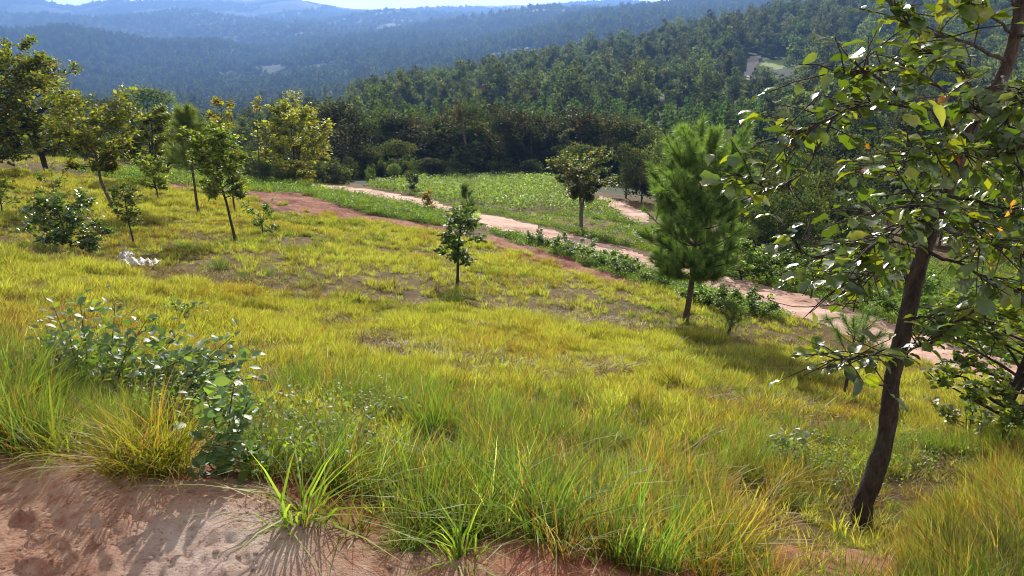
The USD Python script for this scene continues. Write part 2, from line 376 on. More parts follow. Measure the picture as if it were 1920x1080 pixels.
MEADOW = [(1415, 122), (1480, 108), (1484, 124), (1420, 140)]
MEADOW2 = [(520, 174), (560, 168), (650, 155), (655, 172), (600, 186), (540, 190)]
SCAR = [(1402, 108), (1424, 108), (1404, 150), (1392, 150)]

gt, gy = GT.copy(), grid_rows()
gt = np.concatenate([np.linspace(-2.4, -0.85, 14)[:-1], np.linspace(-0.85, 0.85, 720), np.linspace(0.85, 2.4, 14)[1:]])
spread = np.where(gy > 0.8, np.maximum(gy, 0.8), 0.8 + (0.8 - gy) * 0.9)
GX, GY = gt[:, None] * spread[None, :], np.broadcast_to(gy[None, :], (len(gt), len(gy)))
GZ = ground_z(GX, GY)
q3 = np.stack([GX, GY, 0 * GX], -1)
wobx, woby = fbm(q3 / 0.9, 3, 31) - 0.5, fbm(q3 / 0.9, 3, 37) - 0.5
gpx, gpy = pixel(np.stack([GX, GY, GZ], -1))
front = GY > 1.0


def edge(poly, w, lo, hi):
    return inside(poly, gpx + wobx * w, gpy + woby * w * 0.6) & (GY > lo) & (GY < hi)


on_path = np.where(GY > 0.75, edge(PATH_EDGE, 60, 0.75, 4.0), True) & (GY < 4)
on_road = edge(ROAD, 10, 9, 66)
on_back = edge(BACK_ROAD, 6, 30, 90)
on_bank = (edge(BANK_A, 14, 20, 60) | edge(BANK_B, 16, 14, 45) | edge(BARE, 10, 20, 70)) & ~on_road
on_crop = edge(CROP, 4, 30, 90) & ~on_road & ~on_back
on_meadow = edge(MEADOW, 6, 250, 700) | edge(MEADOW2, 6, 250, 700)
on_scar = edge(SCAR, 3, 250, 700)
# rough surface of trodden and cut earth
tread = (fbm(q3 / 0.13, 4, 41) - 0.5) * 0.042 + (fbm(q3 / 0.55, 3, 43) - 0.5) * 0.045
clods = np.clip(noise(q3 / 0.045, 47) - 0.6, 0, 1) * 0.075 * np.clip((fbm(q3 / 0.35, 2, 49) - 0.45) * 6, 0, 1)
GZ = GZ + np.where(on_path, tread + clods, 0) + np.where(on_bank, (fbm(q3 / 0.5, 4, 53) - 0.5) * 0.35, 0)
for pit_x, pit_y, pit_r in ((395, 1030, 13), (425, 1022, 12), (350, 1048, 8), (290, 1052, 8), (318, 1060, 7), (410, 1058, 10), (375, 1065, 8), (455, 1060, 8)):
    GZ = GZ - np.where(on_path, 0.016 * np.exp(-(((gpx + wobx * 26 - pit_x) / (pit_r * 1.3)) ** 2 + ((gpy + woby * 20 - pit_y) / (pit_r * 0.7)) ** 2) ** 1.5), 0)
rut = np.where(on_road, (fbm(q3 * np.array([0.6, 1.6, 0]) / 0.7, 4, 57) - 0.5) * 0.26, 0)
GZ = GZ + rut
kind = np.zeros(GX.shape, int)
far_part = GY > 640
kind[(GY > 62) & ~far_part] = 6
kind[(GY < 3.3 + (fbm(q3 / 0.5, 3, 59) - 0.5) * 1.2)] = 9
kind[far_part] = 7
for k, m in ((1, on_path), (2, on_road | on_back), (3, on_bank), (4, on_crop), (5, on_meadow), (8, on_scar)):
    kind[m] = k
nt, ny = GX.shape
vid = np.arange(nt * ny).reshape(nt, ny)
cell = kind[:-1, :-1]
quads = np.stack([vid[:-1, :-1], vid[1:, :-1], vid[1:, 1:], vid[:-1, 1:]], -1)
GV = np.stack([GX, GY, GZ], -1).reshape(-1, 3)
fn = np.zeros_like(GV)
fa = quads.reshape(-1, 4)
nrm = np.cross(GV[fa[:, 1]] - GV[fa[:, 0]], GV[fa[:, 2]] - GV[fa[:, 0]])
for k in range(4):
    np.add.at(fn, fa[:, k], nrm)
fn /= np.linalg.norm(fn, axis=1, keepdims=True)
for k, name, m in ((0, 'hillside', M_soil), (1, 'dirt_path', M_dirt), (2, 'dirt_road', M_road), (3, 'red_earth_bank', M_bank), (4, 'field_soil', M_field),
                   (5, 'meadow', M_meadow), (6, 'valley_floor', M_forest_floor), (7, 'far_hills', M_far), (9, 'red_soil', M_bank), (8, 'track', M_track)):
    f = quads[cell == k]
    if not len(f):
        continue
    keep, inv = np.unique(f.ravel(), return_inverse=True)
    f = inv.reshape(-1, 4)
    o = obj(name, (GV[keep], f), m, kind='structure')
    o.CreateNormalsAttr(Vt.Vec3fArray.FromNumpy(fn[keep].astype(np.float32)))
    o.SetNormalsInterpolation('vertex')
mesh_z = RegularGridInterpolator((gt, gy), GZ, method='linear', bounds_error=False, fill_value=None)
mesh_k = RegularGridInterpolator((gt, gy), kind.astype(float), method='nearest', bounds_error=False, fill_value=None)


def land(x, y):
    """Height of the built ground sheet."""
    x, y = np.asarray(x, float), np.asarray(y, float)
    s = np.where(y > 0.8, np.maximum(y, 0.8), 0.8 + (0.8 - y) * 0.9)
    return mesh_z(np.stack([np.clip(x / s, -2.39, 2.39), y], -1))


def land_kind(x, y):
    s = np.where(y > 0.8, np.maximum(y, 0.8), 0.8 + (0.8 - y) * 0.9)
    return mesh_k(np.stack([np.clip(x / s, -2.39, 2.39), y], -1)).round().astype(int)


# ---------------------------------------------------------------- haze
hb = trimesh.creation.box([36000.0, 7400.0, 1.0])
zlo, zhi = float(GZ.min()) - 1.0, float(GZ.max()) + 40.0
hv = np.array(hb.vertices)
hv[:, 1] += 3500.0
hv[:, 2] = np.where(hv[:, 2] < 0, zlo, zhi)
M_haze = mat('haze_air', {'v': ('principled_volume', {'color': HAZE_COLOR, 'density': HAZE, 'anisotropy': 0.35})}, [], volume='v.volume')
obj('haze', (hv, hb.faces), M_haze, kind='stuff')

# ---------------------------------------------------------------- plant shapes


def unit(v):
    v = np.asarray(v, float)
    return v / np.maximum(np.linalg.norm(v, axis=-1, keepdims=True), 1e-9)


def tube(pts, rad, sides=7, knots=None):
    """A tapered limb along a polyline."""
    p = np.asarray(pts, float)
    r = np.broadcast_to(np.asarray(rad, float), (len(p),))
    t = unit(np.gradient(p, axis=0))
    a = np.array([1.0, 0, 0]) if abs(t[0][0]) < 0.8 else np.array([0, 1.0, 0])
    rings = []
    ang = np.arange(sides) * 2 * np.pi / sides
    for k in range(len(p)):
        a = unit(a - t[k] * (a @ t[k]))
        b = np.cross(t[k], a)
        rr = r[k] * (np.ones(sides) if knots is None else 1 + knots[k])
        rings.append(p[k] + (rr * np.cos(ang))[:, None] * a + (rr * np.sin(ang))[:, None] * b)
    v = np.vstack(rings + [p[-1:] + t[-1:] * r[-1] * 0.5])
    i, j = np.meshgrid(np.arange(len(p) - 1), np.arange(sides), indexing='ij')
    q = np.stack([i * sides + j, i * sides + (j + 1) % sides, (i + 1) * sides + (j + 1) % sides, (i + 1) * sides + j], -1).reshape(-1, 4)
    f = np.vstack([q[:, [0, 1, 2]], q[:, [0, 2, 3]]])
    e = (len(p) - 1) * sides
    cap = np.stack([e + np.arange(sides), e + (np.arange(sides) + 1) % sides, np.full(sides, len(v) - 1)], 1)
    return v, np.vstack([f, cap])


def smooth_line(pts, n):
    """A rounded polyline of n points through pts (centripetal enough for limbs)."""
    p = np.asarray(pts, float)
    if len(p) < 3:
        return p[0] + (p[-1] - p[0]) * np.linspace(0, 1, n)[:, None]
    from scipy.interpolate import PchipInterpolator
    d = np.concatenate([[0], np.cumsum(np.linalg.norm(np.diff(p, axis=0), axis=1))])
    return PchipInterpolator(d / d[-1], p)(np.linspace(0, 1, n))


def join(parts):
    V, F, n = [], [], 0
    for v, f in parts:
        V.append(v)
        F.append(np.asarray(f) + n)
        n += len(v)
    return np.vstack(V), np.vstack(F)


def frames(d, up):
    x = unit(d)
    z = up - x * (x * up).sum(-1, keepdims=True)
    z = unit(np.where(np.linalg.norm(z, axis=-1, keepdims=True) < 1e-3, [[1.0, 0.03, 0.02]], z))
    return np.stack([x, np.cross(z, x), z], -1)               # columns: along, across, normal


def blade_leaf(width=0.42, wave=0.03, fold=0.10, droop=0.22, shape='obovate', n=6):
    """A leaf one unit long: a midrib and two lobes that fold, wave and droop."""
    s = np.linspace(0, 1, n)
    if shape == 'obovate':
        w = np.interp(s, [0, 0.08, 0.3, 0.62, 0.85, 0.97, 1], [0.06, 0.12, 0.62, 1.0, 0.86, 0.4, 0.0])
    elif shape == 'oval':
        w = np.interp(s, [0, 0.1, 0.35, 0.6, 0.85, 1], [0.05, 0.4, 1.0, 0.95, 0.55, 0.0])
    else:
        w = np.interp(s, [0, 0.15, 0.4, 0.7, 1], [0.05, 0.5, 1.0, 0.7, 0.0])
    w = w * width
    z = -droop * s**2
    mid = np.stack([s, 0 * s, z], 1)
    wv = wave * np.sin(s * 14)
    le = np.stack([s + 0.02, w, z + w * fold * 2 + wv], 1)
    ri = np.stack([s + 0.02, -w, z + w * fold * 2 - wv], 1)
    v = np.vstack([mid, le, ri])
    q = []
    for k in range(n - 1):
        q += [[k, k + 1, n + k + 1, n + k], [k, 2 * n + k, 2 * n + k + 1, k + 1]]
    q = np.array(q)
    return v, np.vstack([q[:, [0, 1, 2]], q[:, [0, 2, 3]]])


LEAF = blade_leaf()
LEAF_OVAL = blade_leaf(0.33, 0.02, 0.12, 0.18, 'oval', 5)
CARD = (np.array([[0, 0, 0], [0.45, 0.34, 0.05], [1.0, 0, -0.12], [0.5, -0.3, 0.06]]), np.array([[0, 1, 2], [0, 2, 3]]))


def spread_leaves(leaf, pos, R, size, tint, rib=0.0):
    """Many leaves as one mesh, with a tint per vertex."""
    tv, tf = leaf
    N, k = len(pos), len(tv)
    v = np.einsum('nij,kj->nki', R, tv) * np.asarray(size)[:, None, None] + np.asarray(pos)[:, None, :]
    f = (tf[None] + (np.arange(N) * k)[:, None, None]).reshape(-1, 3)
    t = np.repeat(np.asarray(tint)[:, None, :], k, 1)
    return (v.reshape(-1, 3), f), t.reshape(-1, 3)


def pick_tint(rng, n, cols, probs, jitter=0.18):
    c = np.asarray(cols, float)[rng.choice(len(cols), n, p=np.asarray(probs) / sum(probs))]
    return c * (1 + jitter * rng.uniform(-1, 1, (n, 1)))


GREEN = [(0.040, 0.065, 0.018), (0.060, 0.085, 0.020), (0.12, 0.13, 0.020), (0.10, 0.06, 0.02)]


def sprays(rng, tips, dirs, per, leaf_len, spread=1.0, up=0.25, flat=0.55):
    """Leaves set around twig ends: position, frame and size of each."""
    n = len(tips)
    m = n * per
    t, d = np.repeat(tips, per, 0), np.repeat(dirs, per, 0)
    az = rng.uniform(0, 2 * np.pi, m)
    radial = np.stack([np.cos(az), np.sin(az), rng.normal(up * 0.5, 0.35, m)], 1)
    dr = unit(d * rng.uniform(0.2, 0.9, (m, 1)) + radial * spread)
    nrm = unit(np.array([0, 0, 1.0]) + rng.normal(0, 1 - flat, (m, 3)))
    pos = t - d * rng.uniform(0, 1.2, (m, 1)) * leaf_len * 1.6 + rng.normal(0, 0.35 * leaf_len, (m, 3))
    return pos, frames(dr, nrm), leaf_len * rng.uniform(0.6, 1.15, m)


def limb_tree(rng, height, crown_base=0.4, crown_r=1.0, branches=12, twigs=4, trunk_r=0.03, lean=(0, 0), rise=0.5, top=0.95, shape='round', forks=1, curve=0.06):
    """Trunk(s), branches and twig ends of a small broad-leaved tree. Returns trunk mesh, branch mesh, twig tips and directions."""
    trunk_parts, limb_parts, tips, dirs = [], [], [], []
    for fk in range(forks):
        off = np.array([0, 0]) if forks == 1 else (rng.uniform(-1, 1, 2) * crown_r * 0.35)
        ts = np.linspace(0, 1, 9)
        wig = np.cumsum(rng.normal(0, curve * height / 9, (9, 2)), 0) * np.minimum(ts * 3, 1)[:, None]
        line = np.stack([lean[0] * ts * height + off[0] * ts**1.3 + wig[:, 0], lean[1] * ts * height + off[1] * ts**1.3 + wig[:, 1], ts * height * top * (1 - 0.08 * fk)], 1)
        line = smooth_line(line, 16)
        rr = trunk_r * (1 - 0.15 * fk) * np.interp(np.linspace(0, 1, 16), [0, 0.06, 0.5, 1], [1.3, 1.0, 0.72, 0.18])
        trunk_parts.append(tube(line, rr, 8))
        nb = max(2, branches // forks)
        for i in range(nb):
            f = crown_base + (0.97 - crown_base) * (i + rng.uniform(0, 1)) / nb
            k = f * 15
            p0 = line[int(k)] + (line[min(int(k) + 1, 15)] - line[int(k)]) * (k - int(k))
            g = (f - crown_base) / (1 - crown_base)
            prof = {'round': math.sqrt(max(0.05, 1 - (2 * g - 0.85) ** 2 / 1.6)), 'cone': 1.05 - 0.85 * g, 'umbrella': 0.35 + 0.75 * min(1, g * 1.6)}[shape]
            L = crown_r * prof * rng.uniform(0.65, 1.1)
            az = i * 2.399 + rng.uniform(-0.5, 0.5)
            el = rise * rng.uniform(0.5, 1.3) * (0.5 + 0.8 * g)
            d = np.array([math.cos(az) * math.cos(el), math.sin(az) * math.cos(el), math.sin(el)])
            s = np.linspace(0, 1, 5)
            br = p0 + d * s[:, None] * L + np.array([0, 0, 1]) * (rng.uniform(-0.18, 0.22) * L * s**2)[:, None] + np.cumsum(rng.normal(0, 0.035 * L, (5, 3)), 0)
            r0 = trunk_r * (1.05 - f) * 0.62 + 0.004
            limb_parts.append(tube(br, r0 * np.array([1, 0.8, 0.6, 0.42, 0.22]), 5))
            for j in range(twigs):
                q = rng.uniform(0.35, 1.0) if j else 1.0
                kk = min(q * 4, 3.999)
                b0 = br[int(kk)] + (br[int(kk) + 1] - br[int(kk)]) * (kk - int(kk))
                td = unit(d * 0.7 + rng.normal(0, 0.55, 3) + np.array([0, 0, 0.25]))
                tl = L * rng.uniform(0.15, 0.34) + 0.03
                end = b0 + td * tl
                limb_parts.append(tube(np.stack([b0, (b0 + end) / 2 + rng.normal(0, tl * 0.06, 3), end]), r0 * 0.3 * np.array([1, 0.7, 0.4]) + 0.0012, 4))
                tips.append(end)
                dirs.append(td)
    return join(trunk_parts), join(limb_parts), np.array(tips), np.array(dirs)


def add_leaves(t, m, pos, R, size, tint, mat_, leaf=LEAF, single=0, order=None, name='leaf'):
    """The largest leaves as parts of their own, the others as one part."""
    n = len(pos)
    order = np.argsort(-size) if order is None else order
    if n <= single * 1.15:
        single = n
    for i in order[:single]:
        msh, tn = spread_leaves(leaf, pos[i:i + 1], R[i:i + 1], size[i:i + 1], tint[i:i + 1])
        obj(name, msh, mat_, t, smooth=True, tint=tn)
    rest = order[single:]
    if len(rest):
        msh, tn = spread_leaves(leaf, pos[rest], R[rest], size[rest], tint[rest])
        obj('foliage', msh, mat_, t, smooth=True, tint=tn, kind='stuff' if single else None)


def leafy(name, label, category, loc, seed, height, leaf_len, per=6, cols=GREEN, probs=(5, 4, 2, 0.3), mat_=None, group=None, leaf=None, single=0, spread=1.0, flat=0.55, bark_=None, yaw=0.0, more=2.0, **kw):
    rng = np.random.default_rng(seed)
    trunk, limbs, tips, dirs = limb_tree(rng, height, **kw)
    t = thing(name, label, category, loc, yaw, group=group)
    obj('trunk' if 'tree' in name else 'stem', trunk, bark_ or M_bark, t, smooth=True)
    obj('branches', limbs, bark_ or M_bark, t, smooth=True)
    pos, R, size = sprays(rng, tips, dirs, int(per * more), leaf_len * 0.88, spread, flat=flat)
    add_leaves(t, None, pos, R, size, pick_tint(rng, len(pos), cols, probs), mat_ or M_leaf, leaf or LEAF_OVAL, single)
    return t


def needles(rng, tips, dirs, per, length, width, spread=0.55):
    """Needle bundles along shoots: one narrow triangle each."""
    n = len(tips) * per
    t, d = np.repeat(tips, per, 0), np.repeat(dirs, per, 0)
    r = rng.normal(0, 1, (n, 3))
    r = unit(r - d * (r * d).sum(-1, keepdims=True))
    nd = unit(d * rng.uniform(0.35, 1.25, (n, 1)) + r * spread * rng.uniform(0.7, 1.3, (n, 1)))
    base = t - d * (rng.uniform(0, 1, (n, 1)) ** 1.3) * length * 1.5
    L = length * rng.uniform(0.7, 1.15, (n, 1))
    side = unit(np.cross(nd, rng.normal(0, 1, (n, 3)))) * width / 2
    tip = base + nd * L + np.array([0, 0, -0.12]) * L
    v = np.stack([base - side, base + side, tip + side * 0.3], 1).reshape(-1, 3)
    return v, np.arange(n * 3).reshape(-1, 3)


def pine(rng, height, crown_base=0.15, crown_r=1.0, whorls=9, per_whorl=6, shoots=4, per=70, length=0.22, width=0.007, trunk_r=0.05, bare=0.3, lean=(0, 0), profile=None):
    ts = np.linspace(0, 1, 14)
    wig = np.cumsum(rng.normal(0, 0.004 * height, (14, 2)), 0)
    line = np.stack([lean[0] * ts * height + wig[:, 0], lean[1] * ts * height + wig[:, 1], ts * height], 1)
    trunk = tube(line, trunk_r * np.interp(ts, [0, 0.05, 0.6, 1], [1.25, 1.0, 0.55, 0.12]), 8)
    prof = profile or (lambda g: math.sin(math.pi * (0.18 + 0.8 * g)) ** 0.8 + 0.12)
    limbs, tips, dirs = [], [line[-1]], [np.array([0, 0, 1.0])]
    for w in range(whorls):
        g = (w + 0.5 * rng.uniform(0, 1)) / whorls
        f = crown_base + (0.97 - crown_base) * g
        k = f * 13
        p0 = line[int(k)] + (line[min(int(k) + 1, 13)] - line[int(k)]) * (k - int(k))
        for i in range(per_whorl):
            az = w * 1.1 + i * 2 * np.pi / per_whorl + rng.uniform(-0.4, 0.4)
            L = crown_r * prof(g) * rng.uniform(0.7, 1.12)
            el = rng.uniform(0.0, 0.4) + 0.55 * g
            s = np.linspace(0, 1, 5)
            h = np.array([math.cos(az), math.sin(az), 0])
            br = p0 + h * (s * L * math.cos(el))[:, None] + np.array([0, 0, 1.0]) * (s * L * math.sin(el) * 0.5 + (0.22 + 0.3 * g) * L * s**2.2)[:, None]
            r0 = trunk_r * 0.34 * (1.1 - f)
            limbs.append(tube(br, r0 * np.array([1, 0.85, 0.7, 0.5, 0.3]) + 0.002, 5))
            tips.append(br[-1])
            dirs.append(unit(br[-1] - br[-2]))
            for j in range(shoots):
                q = rng.uniform(bare, 0.98)
                kk = min(q * 4, 3.99)
                b0 = br[int(kk)] + (br[int(kk) + 1] - br[int(kk)]) * (kk - int(kk))
                sd = unit((br[int(kk) + 1] - br[int(kk)]) / (L / 4) * 0.6 + rng.normal(0, 0.45, 3) + np.array([0, 0, 0.6]))
                sl = L * rng.uniform(0.12, 0.3)
                limbs.append(tube(np.stack([b0, b0 + sd * sl * 0.5, b0 + sd * sl]), r0 * 0.4 * np.array([1, 0.8, 0.6]) + 0.0015, 4))
                tips.append(b0 + sd * sl)
                dirs.append(sd)
    tips, dirs = np.array(tips), np.array(dirs)
    nv = needles(rng, tips, dirs, per, length, width)
    shade = np.repeat(rng.uniform(0.75, 1.25, len(tips)), per * 3)
    return trunk, join(limbs), nv, shade


def cloud_crown(rng, lobes, n, card, cols, probs, up=0.5, droop=0.0, shell=0.5, mix=0.12):
    """A crown of small leaf clumps spread through overlapping lobes. lobes: rows of centre and radii."""
    lobes = np.asarray(lobes, float)
    vol = np.prod(lobes[:, 3:], 1) ** 0.67
    which = rng.choice(len(lobes), n, p=vol / vol.sum())
    d = unit(rng.normal(0, 1, (n, 3)))
    rad = (shell + (1 - shell) * rng.uniform(0, 1, (n, 1))) * rng.uniform(0.85, 1.12, (n, 1))
    pos = lobes[which, :3] + d * rad * lobes[which, 3:]
    nrm = unit(d * 0.6 + np.array([0, 0, up]) + rng.normal(0, 0.45, (n, 3)))
    al = unit(rng.normal(0, 1, (n, 3)) + np.array([0, 0, -droop]))
    base = np.asarray(cols, float)[rng.choice(len(cols), len(lobes), p=np.asarray(probs) / sum(probs))]
    tint = base[which] * (1 + 0.3 * rng.uniform(-1, 1, (n, 1)))
    other = rng.uniform(0, 1, n) < mix
    tint[other] = pick_tint(rng, other.sum(), cols, probs)
    return spread_leaves(CARD, pos, frames(al, nrm), card * rng.uniform(0.6, 1.3, n), tint)


def tuft(rng, n, r, h, w, lean, base, mid, tip, dry=0.1, dry_col=(0.30, 0.17, 0.06), seg=(0, 0.4, 0.75, 1.0)):
    """A tuft of n bending blades of grass."""
    az = rng.uniform(0, 2 * np.pi, n)
    rr = r * np.sqrt(rng.uniform(0, 1, n))
    b0 = np.stack([rr * np.cos(az), rr * np.sin(az), 0 * az], 1)
    out = az + rng.normal(0, 0.9, n)
    d = np.stack([np.cos(out), np.sin(out), 0 * out], 1)
    H = h * rng.uniform(0.5, 1.12, n)
    ln = lean * rng.uniform(0.25, 1.5, n) * (0.5 + rr / r)
    fa = rng.uniform(0, 2 * np.pi, n)
    side = np.stack([np.cos(fa), np.sin(fa), 0 * fa], 1)
    s = np.array(seg)
    wd = w * np.interp(s, [0, 0.4, 0.75, 1], [0.8, 1.0, 0.62, 0.0])
    c = b0[:, None] + d[:, None] * (ln * H)[:, None, None] * (s**1.8)[None, :, None]
    c = c + np.array([0, 0, 1.0]) * (H[:, None] * (s - 0.33 * np.minimum(ln, 1.6)[:, None] * s**2))[..., None]
    W = rng.uniform(0.7, 1.3, n)[:, None, None] * side[:, None] * wd[None, :, None] / 2
    k = len(s)
    v = np.concatenate([c - W, c + W], 1)
    f = []
    for i in range(k - 1):
        f += [[i, k + i, k + i + 1], [i, k + i + 1, i + 1]] if i < k - 2 else [[i, k + i, k + i + 1]]
    f = np.array(f)
    F = (f[None] + (np.arange(n) * 2 * k)[:, None, None]).reshape(-1, 3)
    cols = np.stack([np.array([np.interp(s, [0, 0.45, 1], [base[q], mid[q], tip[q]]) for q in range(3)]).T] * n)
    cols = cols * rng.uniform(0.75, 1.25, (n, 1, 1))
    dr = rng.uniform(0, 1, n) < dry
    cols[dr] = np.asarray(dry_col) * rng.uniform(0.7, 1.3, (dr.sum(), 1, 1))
    return (v.reshape(-1, 3), F), np.concatenate([cols, cols], 1).reshape(-1, 3)


def herb(rng, n, h, r, leaf_len, cols, probs, leaf=CARD, droop=0.0):
    """A low leafy plant."""
    pos = np.stack([rng.normal(0, r * 0.5, n), rng.normal(0, r * 0.5, n), h * rng.uniform(0.1, 1, n)], 1)
    dr = unit(np.stack([pos[:, 0], pos[:, 1], rng.normal(0.05, 0.3, n) * r - droop * r], 1) + rng.normal(0, 0.4 * r, (n, 3)))
    nrm = unit(np.array([0, 0, 1.0]) + rng.normal(0, 0.4, (n, 3)))
    return spread_leaves(leaf, pos, frames(dr, nrm), leaf_len * rng.uniform(0.6, 1.25, n), pick_tint(rng, n, cols, probs))

# ---------------------------------------------------------------- far woods
rng = np.random.default_rng(7)
E_grid = (GZ - EYE) / np.maximum(GY, 0.8)
E_max = np.maximum.accumulate(np.where(GY > 1.0, E_grid, -9), axis=1)
sight = RegularGridInterpolator((gt, gy), E_max, method='linear', bounds_error=False, fill_value=None)


def scatter(n, y0, y1, tmax=0.80, seed=0, power=1.0):
    r = np.random.default_rng(seed)
    y = np.sqrt(r.uniform(y0**2, y1**2, n)) if power == 1 else (y0 + (y1 - y0) * r.uniform(0, 1, n) ** power)
    x = r.uniform(-tmax, tmax, n) * y
    return x, y


def seen(x, y, top):
    """Whether something of height top at (x, y) rises above the ground in front of it."""
    z = land(x, y)
    return (z + top - EYE) / y > sight(np.stack([np.clip(x / y, -2.3, 2.3), y * 0.985], -1)) - 0.002


PINE_COLS, PINE_P = [(0.063, 0.083, 0.046), (0.086, 0.104, 0.056), (0.11, 0.118, 0.064), (0.048, 0.066, 0.041)], (4, 4, 2, 3)
BROAD_COLS, BROAD_P = [(0.05, 0.072, 0.028), (0.075, 0.098, 0.036), (0.11, 0.118, 0.045), (0.034, 0.054, 0.026)], (4, 4, 1.5, 3)
RUST_COLS, RUST_P = [(0.045, 0.05, 0.024), (0.068, 0.055, 0.03), (0.085, 0.058, 0.034), (0.032, 0.046, 0.023)], (4, 1.6, 0.6, 6)


def pine_lobes(r, H, R, base, n):
    rows = []
    for i in range(n):
        g = (i + r.uniform(0, 1)) / n
        z = H * (base + (0.95 - base) * g)
        w = R * (1.0 - 0.65 * g) * r.uniform(0.6, 1.1)
        a = r.uniform(0, 6.28)
        o = w * 0.55
        rows.append((o * math.cos(a), o * math.sin(a), z, w * 0.62, w * 0.62, w * 0.36))
    return rows


def round_lobes(r, H, R, base, n, flat=0.7):
    rows = []
    for i in range(n):
        a, g = r.uniform(0, 6.28), r.uniform(0, 1)
        z = H * (base + (0.9 - base) * g)
        w = R * math.sqrt(max(0.08, 1 - (2 * g - 0.8) ** 2)) * 0.62
        s = R * r.uniform(0.34, 0.55)
        rows.append((w * math.cos(a), w * math.sin(a), z, s, s, s * flat))
    return rows


def wood_protos(seed, which, n_leaf, card):
    """Shapes of one wood: each a (trunk, crown, tint)."""
    r = np.random.default_rng(seed)
    out = []
    for kindname, H, R in which:
        tr = tube(np.stack([np.array([0, 0, -0.6]), np.array([r.normal(0, 0.1), r.normal(0, 0.1), H * 0.45]), np.array([r.normal(0, 0.25), r.normal(0, 0.25), H * 0.93])]), [0.018 * H, 0.013 * H, 0.004 * H], 6)
        if kindname == 'pine':
            m, t = cloud_crown(r, pine_lobes(r, H, R, 0.36, 16), n_leaf, card, PINE_COLS, PINE_P, 0.7, shell=0.35)
        elif kindname == 'young':
            m, t = cloud_crown(r, pine_lobes(r, H, R, 0.12, 22), n_leaf, card, [(0.06, 0.10, 0.04), (0.085, 0.13, 0.05), (0.045, 0.078, 0.034)], (3, 3, 2), 0.2, droop=-1.2, shell=0.3)
        elif kindname == 'rust':
            m, t = cloud_crown(r, round_lobes(r, H, R, 0.16, 26, 1.1), n_leaf, card, RUST_COLS, RUST_P, 0.3, droop=0.6, shell=0.3, mix=0.3)
        elif kindname == 'umbrella':
            m, t = cloud_crown(r, round_lobes(r, H, R, 0.62, 18, 0.4), n_leaf, card, BROAD_COLS, BROAD_P, 0.9, shell=0.4)
        else:
            m, t = cloud_crown(r, round_lobes(r, H, R, 0.22, 20), n_leaf, card, BROAD_COLS, BROAD_P, 0.6, shell=0.45)
        out.append((tr, m, t))
    return out


def wood_class(name, tr, m, t, mat_=None):
    c = proto(name)
    obj('trunk', tr, M_bark_grey, c)
    obj('crown', m, mat_ or M_crown, c, tint=t)
    return str(c.GetPath())


def both(tr, m, t):
    """Trunk and crown as one mesh, for the trees past the limit of individuals."""
    v, f = join([tr, m])
    return (v, f), np.vstack([np.tile([[0.05, 0.04, 0.03]], (len(tr[0]), 1)), t])


# hillside wood across the valley: pines with broad-leaved trees between, 95 to 640 m
HILL = wood_protos(101, [('pine', 14, 4.6), ('pine', 16, 5.2), ('pine', 12, 4.2), ('pine', 17, 5.4), ('round', 11, 5.2), ('round', 9, 4.6), ('pine', 13, 3.8), ('round', 13, 5.8)], 1100, 0.85)
x, y = scatter(6600, 92, 660, 0.82, 11)
z = land(x, y)
px, py = pixel(np.stack([x, y, z], -1))
k = land_kind(x, y)
ok = seen(x, y, 16) & ~np.isin(k, (5, 8)) & (px > -150) & (px < 2080)
for poly, grow in ((MEADOW, 56), (MEADOW2, 22), (SCAR, 64)):                      # nothing tall right in front of the clearings
    for dy in range(0, grow, 4):
        ok &= ~(inside([(a, b + dy) for a, b in poly], px, py) & (y > 250))
ok &= ~((y < 120) & (px > 240) & (px < 700)) & ~((y < 172) & (px > 690) & (px < 1430))
x, y, z, px, py = x[ok], y[ok], z[ok], px[ok], py[ok]
r = np.random.default_rng(12)
idx = r.choice(8, len(x), p=np.array([4, 4, 3, 3, 2.6, 2.6, 3, 2.2]) / 24.4)
sc = r.uniform(0.55, 1.3, len(x)) * np.interp(y, [95, 200, 350], [0.6, 0.75, 1.0])
yaw = r.uniform(0, 6.28, len(x))
lim = np.interp(px, [0, 300, 450, 600, 700, 850, 960, 1050, 1130, 1250, 1400, 1520], [222, 216, 214, 182, 150, 130, 104, 92, 70, 46, 16, -20]) - r.uniform(-6, 8, len(x))      # the tree line of the wood
lim = np.where((px > 1386) & (px < 1490) & (py > 122), np.maximum(lim, 141), lim)      # the clearing stays open to the front
lim = np.where((px > 518) & (px < 656) & (py > 176), np.maximum(lim, 190), lim)
sc = np.minimum(sc, (py - lim) * y / FPX / 14.5)
ok = sc > 0.22
x, y, z, px, py, idx, sc, yaw = (a[ok] for a in (x, y, z, px, py, idx, sc, yaw))
shown = (px > 0) & (px < 1920) & (y > 120)
order = np.argsort(-np.where(shown, sc / y, 0) * (1 + 0.0 * sc))
HILL_CLASS = [wood_class('hill_tree_shape', *h) for h in HILL]
first = set()
n_ind = 300
KIND = {0: 'hill_pine', 1: 'hill_pine', 2: 'hill_pine', 3: 'hill_pine', 4: 'hill_broadleaf_tree', 5: 'hill_broadleaf_tree', 6: 'hill_pine', 7: 'hill_broadleaf_tree'}
for i in order[:n_ind]:
    pn = KIND[idx[i]]
    thing(pn, 'green pine in the wood on the hillside across the valley' if pn == 'hill_pine' else 'round broad-leaved tree among the pines on the hillside across the valley', 'tree',
          (x[i], y[i], z[i]), yaw[i], sc[i], 'pines on the hillside across the valley' if pn == 'hill_pine' else 'broad-leaved trees on the hillside across the valley', HILL_CLASS[idx[i]])
rest = order[n_ind:]
instancer('hillside_forest', [(*both(*h), M_crown, False) for h in HILL], np.stack([x, y, z], -1)[rest], yaw[rest], sc[rest], idx[rest],
          label='farther pines and trees of the wooded hillside across the valley', category='forest')

